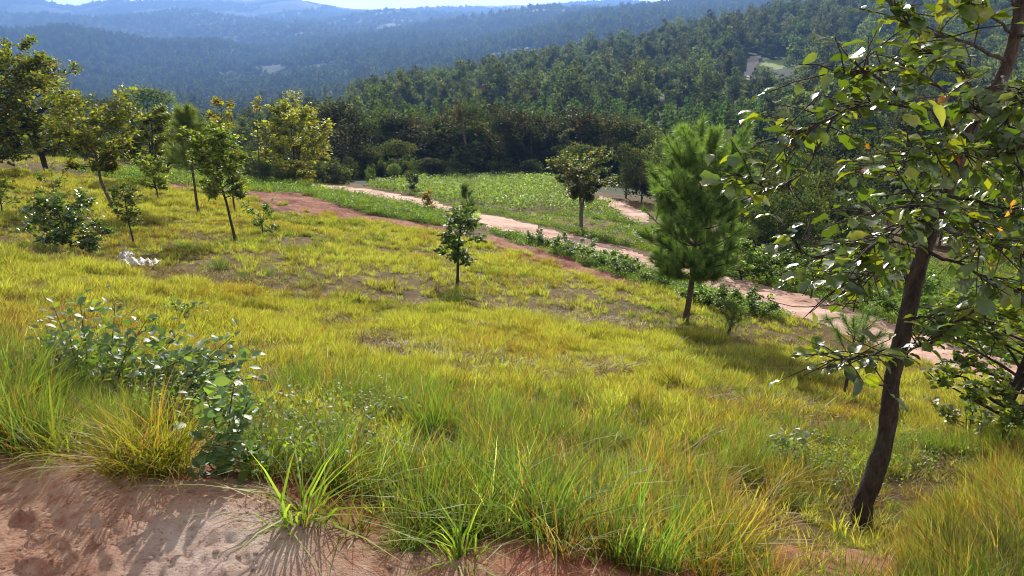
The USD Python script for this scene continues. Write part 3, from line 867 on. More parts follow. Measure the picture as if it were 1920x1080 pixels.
# slopes of the blue hills, 640 m to 2.4 km and beyond
FARW = wood_protos(131, [('round', 11, 5.5), ('pine', 15, 4.2), ('round', 9, 5.0), ('pine', 17, 5.0), ('round', 13, 6.5)], 150, 2.2)
x, y = scatter(30000, 640, 2250, 0.80, 21)
ok = seen(x, y, 16)
x, y = x[ok], y[ok]
pat = fbm(np.stack([x / 160, y / 160, 0 * x], -1), 3, 71)
ok = pat < 0.70
x, y = x[ok], y[ok]
r = np.random.default_rng(22)
instancer('valley_forest', [(*both(*h), M_far_crown, False) for h in FARW], np.stack([x, y, land(x, y) - 0.5], -1), r.uniform(0, 6.28, len(x)), r.uniform(0.7, 1.35, len(x)), r.integers(0, 5, len(x)),
          label='dense forest on the hazy slopes beyond the valley', category='forest')
RIDGE = wood_protos(151, [('round', 15, 13), ('round', 12, 11), ('pine', 20, 9)], 80, 5.0)
x, y = scatter(26000, 2150, 4800, 0.80, 31)
ok = seen(x, y, 22)
x, y = x[ok], y[ok]
pat = fbm(np.stack([x / 400, y / 400, 0 * x], -1), 3, 73)
ok = pat < 0.68
x, y = x[ok], y[ok]
r = np.random.default_rng(32)
instancer('ridge_forest', [(*both(*h), M_far_crown, False) for h in RIDGE], np.stack([x, y, land(x, y) - 3.0], -1), r.uniform(0, 6.28, len(x)), r.uniform(0.5, 1.2, len(x)), r.integers(0, 3, len(x)),
          label='woods on the far blue ridges', category='forest')

# ---------------------------------------------------------------- the wood's edge behind the field, 60 to 115 m
EDGE_SHAPES = {
    'rust': wood_protos(201, [('rust', 9.0, 2.9), ('rust', 8.0, 2.6), ('rust', 10.0, 3.3)], 3600, 0.30),
    'round': wood_protos(203, [('round', 7.0, 2.9), ('round', 6.0, 2.6), ('round', 8.0, 3.2)], 3000, 0.30),
    'umbrella': wood_protos(205, [('umbrella', 6.0, 3.0), ('umbrella', 7.5, 3.4)], 2200, 0.30),
    'young': wood_protos(207, [('young', 8.0, 1.5), ('young', 7.0, 1.3)], 1700, 0.32),
    'pine': wood_protos(209, [('pine', 11.0, 2.6), ('pine', 12.0, 2.9)], 2600, 0.36),
}
EDGE_H = {'rust': (9, 8, 10), 'round': (7, 6, 8), 'umbrella': (6, 7.5), 'young': (8, 7), 'pine': (11, 12)}
EDGE_CLASS = {k: [wood_class('edge_tree_shape', *s) for s in v] for k, v in EDGE_SHAPES.items()}


def edge_tree(kind_, px, Y, top, label, i=0, group=None, name=None, wide=1.0):
    """A tree at distance Y under the sight line px, as tall as the photograph shows it (top is its highest pixel row)."""
    x, y, z = ray(px, 400)
    X = x / y * Y
    zg = float(land(X, Y))
    pxl, _ = pixel(np.array([X, Y, zg + 4]))
    X *= (px - 960) / (pxl - 960) if abs(pxl - 960) > 5 else 1
    zg = float(land(X, Y))
    rx, ry, rz = ray(px, top)
    H = max(1.5, (EYE + rz / ry * Y - zg) * (1.1 if kind_ == 'rust' else 1.0))
    wide *= 1.25 if kind_ == 'rust' else 1.0
    i = i % len(EDGE_CLASS[kind_])
    s = H / EDGE_H[kind_][i]
    return thing(name or {'rust': 'casuarina_tree', 'round': 'broadleaf_tree', 'umbrella': 'flat_crowned_tree', 'young': 'young_pine', 'pine': 'pine_tree'}[kind_], label, 'tree',
                 (X, Y, zg - 0.1), (px * 7.3) % 6.28, (s * wide, s * wide, s), group, EDGE_CLASS[kind_][i])


G_R = 'rusty trees along the edge of the wood behind the crop field'
L_R = 'dark tree with rusty brown crown in the wood edge behind the crop field'
for i, (px, Y, top, w) in enumerate([(838, 84, 215, 1.1), (872, 80, 200, 1.1), (905, 88, 208, 1.0), (940, 82, 216, 1.1), (968, 86, 212, 1.1), (995, 84, 235, 1.0), (855, 92, 205, 1.1), (925, 95, 200, 1.2),
                                     (800, 90, 222, 1.0), (1060, 88, 222, 1.2), (1095, 84, 214, 1.3), (1135, 90, 218, 1.2), (1185, 80, 232, 1.2), (1215, 76, 248, 1.1), (1170, 95, 222, 1.2), (1030, 95, 220, 1.1)]):
    edge_tree('rust', px, Y, top, L_R, i, G_R, wide=w)
G_W = 'dark green trees filling the wall of wood behind the crop field'
r = np.random.default_rng(67)
for i in range(34):
    px_, Y_ = r.uniform(630, 1260), r.uniform(80, 104)
    edge_tree(['round', 'rust', 'round', 'pine'][i % 4], px_, Y_, r.uniform(203, 236), 'dark green tree in the wall of wood behind the crop field', i, G_W, name='wood_edge_tree', wide=r.uniform(1.2, 1.6))
edge_tree('rust', 640, 74, 197, 'tall brown-topped tree between the yellow-green tree and the round crown left of the field', 0, wide=1.25)
edge_tree('rust', 668, 86, 212, 'dark brown tree standing behind the tall brown-topped tree', 1)
edge_tree('round', 728, 84, 196, 'broad dark green round-crowned tree left of the rusty trees', 2, wide=1.25)
edge_tree('round', 772, 92, 208, 'dark green tree right behind the broad round-crowned tree', 0, wide=1.1)
edge_tree('umbrella', 688, 72, 268, 'flat layered green tree low in front of the broad round crown', 0, wide=1.2)
edge_tree('umbrella', 745, 70, 258, 'layered green tree beside the field corner, with spreading crown', 1, wide=1.1)
edge_tree('umbrella', 806, 74, 292, 'low spreading tree at the left foot of the rusty trees', 0, wide=1.4)
edge_tree('round', 652, 66, 292, 'dark leafy tree at the far end of the dirt road', 1)
edge_tree('round', 612, 66, 300, 'low bushy dark tree left of the far end of the dirt road', 2)
edge_tree('round', 690, 62, 308, 'small pale-leaved roadside tree left of the pair by the field', 0, wide=0.7)
edge_tree('umbrella', 735, 60, 303, 'small roadside tree with thin dark trunk at the field corner', 1, wide=0.8)
edge_tree('round', 770, 64, 306, 'small bushy tree just right of the thin-trunked roadside tree', 1, wide=0.8)
edge_tree('round', 838, 70, 318, 'tiny bright green tree at the back edge of the crop field', 2, wide=0.7)
edge_tree('umbrella', 1090, 62, 264, 'broad flat-topped tree behind the fork-trunked tree by the road', 1, wide=1.05)
edge_tree('round', 1178, 60, 262, 'pale-edged leafy tree above the bend of the back road', 2, wide=1.0)
edge_tree('round', 1208, 58, 290, 'dark bushy tree right above the back road bank', 1, wide=1.1)
edge_tree('round', 1250, 66, 250, 'dark tree behind the young pine, left side', 0, wide=1.1)
edge_tree('rust', 1300, 70, 228, 'rusty topped tree rising right behind the young pine', 2, wide=1.2)
edge_tree('round', 1340, 60, 262, 'dark tree behind the young pine, right side', 2, wide=1.2)
G_P = 'young pines of the plantation behind the rusty trees'
L_P = 'bright green young pine in the plantation behind the rusty trees'
r = np.random.default_rng(61)
for i in range(230):
    px_, Y_ = r.uniform(700, 1430), r.uniform(100, 175)
    edge_tree('young', px_, Y_, np.interp(Y_, [100, 175], [214, 178]) + r.normal(0, 5), L_P, i, G_P, wide=r.uniform(0.8, 1.15))
# dark wood on the right bank beyond the road
G_D = 'trees of the dark wood on the right beyond the road'
L_D = 'dark leafy tree in the wood on the right beyond the road'
for i in range(46):
    px_, Y_ = r.uniform(1385, 2080), r.uniform(34, 75)
    kk = ['round', 'rust', 'round', 'pine'][r.integers(0, 4)]
    top = np.interp(Y_, [34, 75], [330, 225]) + r.normal(0, 14)
    edge_tree(kk, px_, Y_, top, L_D, i, G_D, name='dark_woodland_tree', wide=r.uniform(0.9, 1.3))
for i, (px, Y, top) in enumerate([(1422, 33, 335), (1475, 31, 360), (1530, 30, 350), (1455, 36, 300), (1500, 40, 280), (1580, 34, 300)]):
    edge_tree('round', px, Y, top, L_D, i, G_D, name='dark_woodland_tree', wide=1.0)
# left side, beyond the crest
edge_tree('umbrella', 278, 118, 158, 'large umbrella-shaped dark tree standing alone below the blue hills', 1, wide=1.15)
edge_tree('round', 205, 112, 178, 'dark broad tree left of the umbrella-shaped tree', 0, wide=1.3)
edge_tree('round', 160, 120, 176, 'dark tree half hidden behind the left bushy tree', 2, wide=1.2)
G_L = 'trees below the crest on the left'
L_L = 'mid green tree below the crest behind the left saplings'
for i in range(40):
    px_, Y_ = r.uniform(150, 640), r.uniform(62, 112)
    kk = ['round', 'umbrella', 'pine', 'round', 'rust'][i % 5]
    top = np.interp(Y_, [62, 112], [272, 222]) + r.normal(0, 12)
    edge_tree(kk, px_, Y_, top, L_L, i, G_L, name='valley_side_tree', wide=r.uniform(1.0, 1.4))
G_L2 = 'low bushes along the crest on the left'
for i, (px, Y, top) in enumerate([(330, 52, 300), (375, 50, 296), (425, 50, 300), (480, 48, 300), (520, 50, 298), (455, 56, 280), (395, 58, 270), (590, 60, 300), (560, 58, 290), (625, 60, 312), (300, 58, 285), (345, 62, 268)]):
    edge_tree('round', px, Y, top, 'dark green bush along the crest behind the red earth clearing', i, G_L2, name='crest_bush', wide=1.3)

UNDER = []
for s in range(4):
    rr = np.random.default_rng(330 + s)
    m, t = cloud_crown(rr, round_lobes(rr, 1.6, 1.3, 0.15, 9, 0.8), 420, 0.24, BROAD_COLS, BROAD_P, 0.6, shell=0.35)
    UNDER.append((m, t, M_crown, False))
x, y = scatter(7500, 58, 150, 0.85, 341)
px, py = pixel(np.stack([x, y, land(x, y)], -1))
ok = ~((px > 640) & (px < 1160) & (y < 80) & (py > 336)) & (land_kind(x, y) != 2) & (land_kind(x, y) != 4) & (seen(x, y, 3) | (y < 80)) & ((py < 345) | (px > 1240))
x, y = x[ok], y[ok]
r = np.random.default_rng(342)
instancer('undergrowth', UNDER, np.stack([x, y, land(x, y) - 0.1], -1), r.uniform(0, 6.28, len(x)), r.uniform(0.5, 1.3, len(x)), r.integers(0, 4, len(x)), label='low bushes under the trees of the wood edge', category='undergrowth')

# ---------------------------------------------------------------- crop field: leafy rows
r = np.random.default_rng(77)
CROP_SHAPES = []
for s in range(4):
    rr = np.random.default_rng(300 + s)
    m, t = herb(rr, 46, 0.7, 0.42, 0.17, [(0.105, 0.15, 0.055), (0.155, 0.20, 0.085), (0.065, 0.10, 0.04)], (4, 3, 2), droop=0.4)
    CROP_SHAPES.append((m, t, M_leaf, False))
cpx, cpy = np.array([c[0] for c in CROP]), np.array([c[1] for c in CROP])
corners = np.array([at(a, b, 30, 90) for a, b in CROP])
x0, x1, y0, y1 = corners[:, 0].min(), corners[:, 0].max(), corners[:, 1].min(), corners[:, 1].max()
rows_y, cols_x = np.meshgrid(np.arange(y0 - 1, y1 + 1, 1.25), np.arange(x0 - 1, x1 + 1, 0.42), indexing='ij')
ca = 0.25
x = cols_x.ravel() + r.normal(0, 0.08, cols_x.size) + ca * (rows_y.ravel() - y0) * 0.3
y = rows_y.ravel() + r.normal(0, 0.07, cols_x.size) + 0.05 * cols_x.ravel()
px, py = pixel(np.stack([x, y, land(x, y)], -1))
ok = inside(CROP, px, py) & (land_kind(x, y) == 4) & (r.uniform(0, 1, len(x)) < 0.93)
x, y = x[ok], y[ok]
instancer('crop_plants', CROP_SHAPES, np.stack([x, y, land(x, y)], -1), r.uniform(0, 6.28, len(x)), r.uniform(0.7, 1.25, len(x)), r.integers(0, 4, len(x)),
          label='rows of leafy green crop plants in the field beyond the road', category='crop')

# two short stumps of fence at the road's edge
for (px, py, h), lb in (((1231, 456, 0.62), 'left one of two dark wooden stakes beside the road left of the young pine'), ((1240, 458, 0.48), 'right, shorter one of two dark wooden stakes left of the young pine')):
    p = at(px, py, 20, 60)
    m = trimesh.creation.cylinder(0.07, h, sections=9)
    v = np.array(m.vertices)
    v[:, :2] *= (1 - 0.15 * (v[:, 2:] / h))
    v[:, 2] += h / 2 - 0.05
    v[:, 0] += 0.08 * v[:, 2]
    st = thing('wooden_stake', lb, 'stake', p)
    obj('post', (v, m.faces), M_bark_grey, st)

# ---------------------------------------------------------------- far houses among the trees
WHITE = mat('pale_wall', {'p': ('principled_bsdf', {'base_color': (0.40, 0.39, 0.36), 'roughness': 0.8})}, [], 'p.BSDF')
ROOF = mat('metal_roof', {'n': ('noise_texture', {'scale': 0.4}), 'r': ('rgb_ramp', {'ramp': [(0.3, (0.30, 0.31, 0.33)), (0.7, (0.45, 0.45, 0.46))]}), 'g': ('geometry', {}),
                          'p': ('principled_bsdf', {'roughness': 0.45, 'metallic': 0.2})}, [('g.position', 'n.vector'), ('n.fac', 'r.fac'), ('r.color', 'p.base_color')], 'p.BSDF')
DARK = mat('dark_opening', {'p': ('principled_bsdf', {'base_color': (0.04, 0.045, 0.05), 'roughness': 0.3})}, [], 'p.BSDF')


def house(px, py, Y, w, d, h, label):
    p = at(px, py + 3, Y * 0.7, Y * 1.5)
    t = thing('far_house', label, 'house', p, 0.25)
    b = trimesh.creation.box([w, d, h + 6])
    b.apply_translation([0, 0, h / 2 - 3])
    wl = obj('wall', b, WHITE, t)
    e = 0.8
    rv = np.array([[-w / 2 - e, -d / 2 - e, h - 0.1], [w / 2 + e, -d / 2 - e, h - 0.1], [w / 2 + e, 0, h + d * 0.22], [-w / 2 - e, 0, h + d * 0.22], [w / 2 + e, d / 2 + e, h - 0.1], [-w / 2 - e, d / 2 + e, h - 0.1]])
    rv = np.vstack([rv, rv + [0, 0, 0.25]])
    rq = [[3, 2, 1, 0], [5, 4, 2, 3], [6, 7, 8, 9], [9, 8, 10, 11], [0, 1, 7, 6], [4, 5, 11, 10]]
    obj('roof', (rv, np.array(rq)), ROOF, t)
    for i in range(3):
        wb = trimesh.creation.box([w * 0.12, 0.3, h * 0.35])
        wb.apply_translation([w * (i - 1) * 0.3, -d / 2 - 0.1, h * 0.55])
        obj('window', wb, DARK, wl)


for a in [(664, 80, 1600, 19, 8, 2.6, 'long white-roofed shed on the blue slope, widest of the far buildings'),
          (646, 93, 1500, 7, 6, 2.4, 'small pale house just below the long white shed on the blue slope'),
          (540, 103, 1400, 7, 6, 2.4, 'single pale house alone left of the long white shed'),
          (802, 79, 1550, 9, 7, 2.6, 'white house left of the pair on the blue slope in the middle'),
          (875, 67, 1700, 9, 7, 2.6, 'pale house farther right and higher on the middle blue slope'),
          (806, 64, 1800, 7, 6, 2.4, 'small pale house above the white house on the middle slope')]:
    house(*a)

# ---------------------------------------------------------------- grass
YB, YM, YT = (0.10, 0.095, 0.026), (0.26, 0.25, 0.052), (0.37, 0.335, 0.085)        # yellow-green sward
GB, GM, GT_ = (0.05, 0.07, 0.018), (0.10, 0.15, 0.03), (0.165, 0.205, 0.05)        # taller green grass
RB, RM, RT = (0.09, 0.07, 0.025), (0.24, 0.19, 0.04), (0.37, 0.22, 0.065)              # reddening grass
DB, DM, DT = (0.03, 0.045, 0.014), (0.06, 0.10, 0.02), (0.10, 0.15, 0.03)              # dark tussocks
g = np.random.default_rng(501)
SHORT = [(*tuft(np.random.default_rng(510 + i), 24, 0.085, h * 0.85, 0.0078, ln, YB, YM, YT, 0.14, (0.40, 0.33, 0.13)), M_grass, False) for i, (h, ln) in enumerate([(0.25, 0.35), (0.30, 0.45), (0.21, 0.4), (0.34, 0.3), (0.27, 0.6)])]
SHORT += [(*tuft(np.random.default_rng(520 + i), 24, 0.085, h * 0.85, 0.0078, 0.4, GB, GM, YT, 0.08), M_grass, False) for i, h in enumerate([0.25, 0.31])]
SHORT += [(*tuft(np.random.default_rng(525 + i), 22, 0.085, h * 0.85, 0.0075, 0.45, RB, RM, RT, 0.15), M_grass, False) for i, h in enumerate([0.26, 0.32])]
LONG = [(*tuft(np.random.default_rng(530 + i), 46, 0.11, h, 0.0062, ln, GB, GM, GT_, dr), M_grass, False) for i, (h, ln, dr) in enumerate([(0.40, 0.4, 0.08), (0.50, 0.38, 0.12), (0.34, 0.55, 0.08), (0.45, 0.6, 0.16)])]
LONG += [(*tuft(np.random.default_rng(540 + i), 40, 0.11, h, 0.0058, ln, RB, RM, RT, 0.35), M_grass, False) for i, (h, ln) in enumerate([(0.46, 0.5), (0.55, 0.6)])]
LONG += [(*tuft(np.random.default_rng(545), 22, 0.12, 0.40, 0.006, 0.8, (0.22, 0.19, 0.12), (0.42, 0.38, 0.26), (0.5, 0.45, 0.32), 0.3, (0.5, 0.46, 0.34)), M_grass, False)]


def sward(n, y0, y1, seed, tmax=0.95, power=1.0):
    r = np.random.default_rng(seed)
    y = y0 + (y1 - y0) * r.uniform(0, 1, n) ** (1 / (1 + power))
    x = r.uniform(-tmax, tmax, n) * y
    return x, y


for i in range(2):                                       # flowering stalks
    v1, t1 = tuft(np.random.default_rng(547 + i), 7, 0.06, 0.58, 0.0034, 0.35, (0.12, 0.09, 0.03), (0.26, 0.14, 0.06), (0.34, 0.15, 0.07), 0.3, (0.40, 0.32, 0.16))
    rr = np.random.default_rng(549 + i)
    ends = v1[0].reshape(7, 8, 3)[:, 3]            # where each stalk ends, its seed head
    n = 7 * 9
    hp = np.repeat(ends, 9, 0) - np.array([0, 0, 1.0]) * rr.uniform(0, 0.11, (n, 1)) + rr.normal(0, 0.003, (n, 3))
    (v2, f2), t2 = spread_leaves(CARD, hp, frames(unit(rr.normal(0, 0.35, (n, 3)) + [0, 0, 1.0]), rr.normal(0, 1, (n, 3))), rr.uniform(0.007, 0.013, n), pick_tint(rr, n, [(0.17, 0.08, 0.05), (0.24, 0.15, 0.09)], (2, 1)))
    LONG.append((join([v1, (v2, f2)]), np.vstack([t1, t2]), M_grass, False))
# short sward over the hillside
x, y = np.hstack([sward(56000, 2.5, 13, 551), sward(64000, 12, 34, 552, 0.82), sward(14000, 33, 62, 553, 0.82)])
q = np.stack([x, y, 0 * x], -1)
z = land(x, y)
px, py = pixel(np.stack([x, y, z], -1))
k = land_kind(x, y)
bare = fbm(q / 0.9, 3, 561)
dry = fbm(q / 2.2, 3, 563)
bare2 = fbm(q / 0.35, 2, 565)
CLEAR = [(1050, 556, 24, 10), (1075, 766, 26, 18), (1290, 868, 55, 16), (1000, 748, 34, 12), (1215, 770, 46, 20), (545, 455, 46, 12), (1720, 930, 60, 26), (785, 720, 22, 8), (590, 760, 40, 12), (560, 710, 30, 16), (940, 760, 40, 14), (1140, 700, 30, 8), (330, 345, 25, 10)]
hole = np.zeros(len(x), bool)
for cx_, cy_, a, b in CLEAR:
    hole |= ((px - cx_) / a) ** 2 + ((py - cy_) / b) ** 2 < 1
beyond = np.interp(px, [-150, 0, 150, 260, 320, 450, 560, 760, 1000, 1240, 1480, 1950], [270, 280, 300, 325, 345, 372, 395, 428, 482, 550, 600, 772])     # the sward ends at the red bank and the road verge
YARD = [(960, 400), (1060, 404), (1150, 414), (1240, 440), (1245, 468), (1150, 452), (1060, 428), (970, 408)]
yard = inside(YARD, px, py) & (y > 20)
ok = ((k == 0) | ((k == 9) & (bare < 0.5)) | ((k == 3) & (bare < 0.40))) & (bare < 0.73) & ~(hole & (g.uniform(0, 1, len(x)) < 0.9)) & ((py > beyond - 6) | yard) & (px > -120) & (px < 2040)
lim = np.interp(px, [-200, 0, 300, 520, 800, 1100, 1350, 1600, 1920, 2200], [700, 705, 735, 770, 800, 850, 880, 850, 850, 850])
ok &= (py < lim + 10) | (g.uniform(0, 1, len(x)) < 0.22)
x, y, z, px, py, dry, bare = (a[ok] for a in (x, y, z, px, py, dry, bare))
r = np.random.default_rng(571)
pr = r.uniform(0, 1, len(x))
idx = r.integers(0, 5, len(x))
green = fbm(np.stack([x, y, 0 * x], -1) / 3.1, 2, 567)
idx = np.where((green > 0.58) & (pr < 0.7) | (pr < 0.10), r.integers(5, 7, len(x)), idx)
warm = np.clip((dry - 0.55) * 4, 0, 0.5) + np.where((px < 700) & (py > 540), 0.14, 0.0) + np.where((py > 690) & (py < 880), 0.14, 0)
idx = np.where(r.uniform(0, 1, len(x)) < warm, r.integers(7, 9, len(x)), idx)
sc = r.uniform(0.4, 0.74, len(x)) * np.interp(y, [3, 10, 30], [0.9, 1.0, 1.3]) * np.interp(bare, [0.60, 0.73], [1, 0.55]) * np.interp(fbm(np.stack([x, y, 0 * x], -1) / 0.42, 2, 569), [0.3, 0.5, 0.68], [0.5, 0.9, 1.3])
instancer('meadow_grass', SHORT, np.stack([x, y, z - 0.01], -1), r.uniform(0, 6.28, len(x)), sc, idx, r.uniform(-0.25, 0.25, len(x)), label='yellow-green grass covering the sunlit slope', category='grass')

# dead thatch lying low between the tufts
x, y = np.hstack([sward(9000, 2.5, 14, 555), sward(9000, 13, 34, 556, 0.82)])
q = np.stack([x, y, 0 * x], -1)
z = land(x, y)
px, py = pixel(np.stack([x, y, z], -1))
ok = (land_kind(x, y) == 0) & (fbm(q / 0.9, 3, 561) > 0.50) & (px > -60) & (px < 1980) & (py > np.interp(px, [-150, 0, 150, 260, 320, 450, 560, 760, 1000, 1240, 1480, 1950], [270, 280, 300, 325, 345, 372, 395, 428, 482, 550, 600, 772]))
x, y, z = x[ok], y[ok], z[ok]
THATCH = [(*tuft(np.random.default_rng(556 + i), 22, 0.12, 0.11, 0.007, 1.4, (0.07, 0.045, 0.025), (0.16, 0.11, 0.055), (0.26, 0.19, 0.10), 0.2, (0.36, 0.28, 0.15)), M_grass, False) for i in range(3)]
r = np.random.default_rng(559)
instancer('dry_thatch', THATCH, np.stack([x, y, z - 0.01], -1), r.uniform(0, 6.28, len(x)), r.uniform(0.6, 1.5, len(x)), r.integers(0, 3, len(x)), r.uniform(-0.3, 0.3, len(x)), label='low brown dead grass in the hollows of the slope', category='dead grass')

# tall mixed grass along the path's edge and over the bank in front
x, y = np.hstack([sward(13500, 2.0, 6.4, 581), sward(2500, 6.0, 9.0, 582)])
z = land(x, y)
px, py = pixel(np.stack([x, y, z], -1))
k = land_kind(x, y)
lim = np.interp(px, [-200, 0, 300, 520, 800, 1100, 1350, 1600, 1920, 2200], [700, 705, 735, 770, 800, 850, 880, 850, 850, 850])    # tall grass stands below this line of the picture
clump = fbm(np.stack([x, y, 0 * x], -1) / 0.5, 2, 587)
r = np.random.default_rng(589)
ok = ((k == 0) | (k == 9)) & (py > lim - r.exponential(28, len(x))) & (clump > 0.45) & (px > -200) & (px < 2150)
for cx_, cy_, a, b in ((1720, 930, 60, 26), (1290, 868, 55, 14)):
    ok &= ~(((px - cx_) / a) ** 2 + ((py - cy_) / b) ** 2 < 1)
x, y, z, px, py = x[ok], y[ok], z[ok], px[ok], py[ok]
r = np.random.default_rng(591)
idx = r.choice(9, len(x), p=[.26, .20, .20, .14, .04, .03, .05, .04, .04])
redz = (px > 1050) & (py > 900) & (r.uniform(0, 1, len(x)) < 0.25)
idx[redz] = r.integers(4, 6, redz.sum())
tree_foot = np.hypot(px - 1615, (py - 985) * 1.6)
low = np.clip(tree_foot / 170, 0.3, 1) * np.interp(px, [-200, 70, 130, 500, 560, 800, 1300, 1480, 1700, 1800, 1920], [0.95, 0.85, 0.5, 0.5, 0.72, 0.8, 0.78, 0.55, 0.5, 0.7, 0.85])
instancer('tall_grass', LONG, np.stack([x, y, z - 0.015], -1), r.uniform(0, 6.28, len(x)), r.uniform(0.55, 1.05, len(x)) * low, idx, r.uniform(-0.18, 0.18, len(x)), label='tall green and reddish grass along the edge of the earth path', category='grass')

# tussocks that stand out
TUSSOCK = {
    'gold': [tuft(np.random.default_rng(601 + i), 230, 0.11, 0.42, 0.0052, 0.8, (0.10, 0.09, 0.02), (0.20, 0.21, 0.035), (0.32, 0.26, 0.06), 0.12, (0.36, 0.18, 0.06)) for i in range(2)],
    'green': [tuft(np.random.default_rng(605 + i), 130, 0.10, 0.42, 0.0062, 0.7, GB, GM, GT_, 0.08) for i in range(3)],
    'lime': [tuft(np.random.default_rng(611 + i), 42, 0.06, 0.30, 0.0075, 1.0, (0.07, 0.09, 0.02), (0.17, 0.22, 0.03), (0.26, 0.29, 0.05), 0.06) for i in range(2)],
    'dark': [tuft(np.random.default_rng(615 + i), 160, 0.16, 0.36, 0.006, 0.7, DB, DM, DT, 0.06) for i in range(2)],
    'brown': [tuft(np.random.default_rng(619 + i), 130, 0.16, 0.26, 0.006, 1.1, (0.05, 0.03, 0.02), (0.12, 0.07, 0.04), (0.20, 0.11, 0.06), 0.3, (0.24, 0.16, 0.09)) for i in range(2)],
    'reddish': [tuft(np.random.default_rng(623), 150, 0.16, 0.42, 0.006, 0.6, (0.06, 0.05, 0.025), (0.15, 0.09, 0.05), (0.24, 0.11, 0.07), 0.2)],
    'bright': [tuft(np.random.default_rng(627 + i), 220, 0.22, 0.5, 0.012, 0.6, (0.08, 0.11, 0.02), (0.22, 0.29, 0.035), (0.34, 0.37, 0.06), 0.03) for i in range(2)],
}
for (px, py, kd, s, lb) in [
    (275, 886, 'gold', 1.0, 'large golden tussock with orange blades at the edge of the earth path'),
    (322, 880, 'gold', 0.8, 'smaller golden tussock right beside the large golden one'),
    (228, 876, 'gold', 0.7, 'small golden tussock left of the large golden one'),
    (90, 858, 'lime', 1.1, 'thin lime-green tussock left at the path edge, above bare roots'),
    (128, 866, 'lime', 0.85, 'low lime-green tuft between the leftmost lime tussock and the golden one'),
    (20, 800, 'green', 1.25, 'big dark green tussock at the left edge of the photo'),
    (70, 778, 'green', 1.1, 'long-bladed green tussock leaning right beside the left edge'),
    (130, 745, 'green', 1.0, 'tall green tussock in front of the leafy shrub'),
    (560, 985, 'lime', 1.15, 'bright lime tussock jutting over the pale earth of the path'),
    (585, 972, 'lime', 0.9, 'second lime tuft hugging the bright one on the path edge'),
    (660, 1000, 'lime', 0.9, 'lime tuft right of the bright tussock on the path edge'),
    (760, 1030, 'green', 0.55, 'small round green tuft on the dark soil at the lower path edge'),
    (500, 893, 'green', 0.75, 'green tussock right of the broad-leaved seedling'),
    (865, 1062, 'lime', 0.9, 'lime tuft at the bottom edge of the photo, middle'),
    (720, 915, 'green', 1.0, 'tall green tussock above the lower path edge'),
    (620, 905, 'green', 0.9, 'soft green tussock uphill of the bright lime tussock'),
    (905, 960, 'green', 1.05, 'thick green tussock in the middle foreground'),
    (1020, 1010, 'green', 1.0, 'broad-bladed green tussock in the foreground right of centre'),
    (710, 455, 'dark', 1.15, 'upright dark green tussock in the yellow grass below the red bank'),
    (678, 472, 'dark', 0.75, 'small dark tussock left below the upright one'),
    (800, 455, 'reddish', 1.1, 'reddish brown tussock right of the upright dark one'),
    (815, 490, 'dark', 0.6, 'low dark tuft left of the little leafy sapling'),
    (412, 505, 'dark', 0.9, 'dark green tussock in the yellow grass right of the pale litter'),
    (455, 525, 'dark', 0.7, 'low dark tussock beside the larger one right of the litter'),
    (505, 515, 'dark', 0.6, 'round dark tuft right of the two dark tussocks'),
    (855, 572, 'dark', 0.9, 'soft dark green tuft at the foot of the little leafy sapling'),
    (1052, 562, 'brown', 0.8, 'round brown dead tussock in the yellow grass'),
    (1076, 772, 'brown', 0.5, 'dark brown dead tuft at the hollow in the grass'),
    (1290, 872, 'brown', 0.62, 'flattened brown clump of dead grass left of the big trunk'),
    (1245, 868, 'brown', 0.45, 'small brown clump beside the flattened one'),
    (1720, 935, 'brown', 0.6, 'brown dead clump right of the big trunk'),
    (1335, 660, 'dark', 0.9, 'dark green grass tuft in the pine shadow'),
    (1285, 628, 'dark', 0.8, 'dark green tuft at the foot of the young pine'),
    (575, 352, 'bright', 1.4, 'bright lime grass clump beside the upper end of the dirt road'),
    (605, 362, 'bright', 1.2, 'bright lime grass clump right of the first at the upper end of the road'),
    (868, 412, 'bright', 1.6, 'bright lime grass clump behind the leafy sapling'),
    (884, 414, 'bright', 1.3, 'bright lime grass clump right of the one behind the leafy sapling'),
]:
    p = at(px, py)
    i = int(px + py) % len(TUSSOCK[kd])
    m, tn = TUSSOCK[kd][i]
    o = thing('grass_tussock', lb, 'grass tussock', p - [0, 0, 0.02], (px * 1.7) % 6.28, s)
    obj('blades', m, M_grass, o, tint=tn)

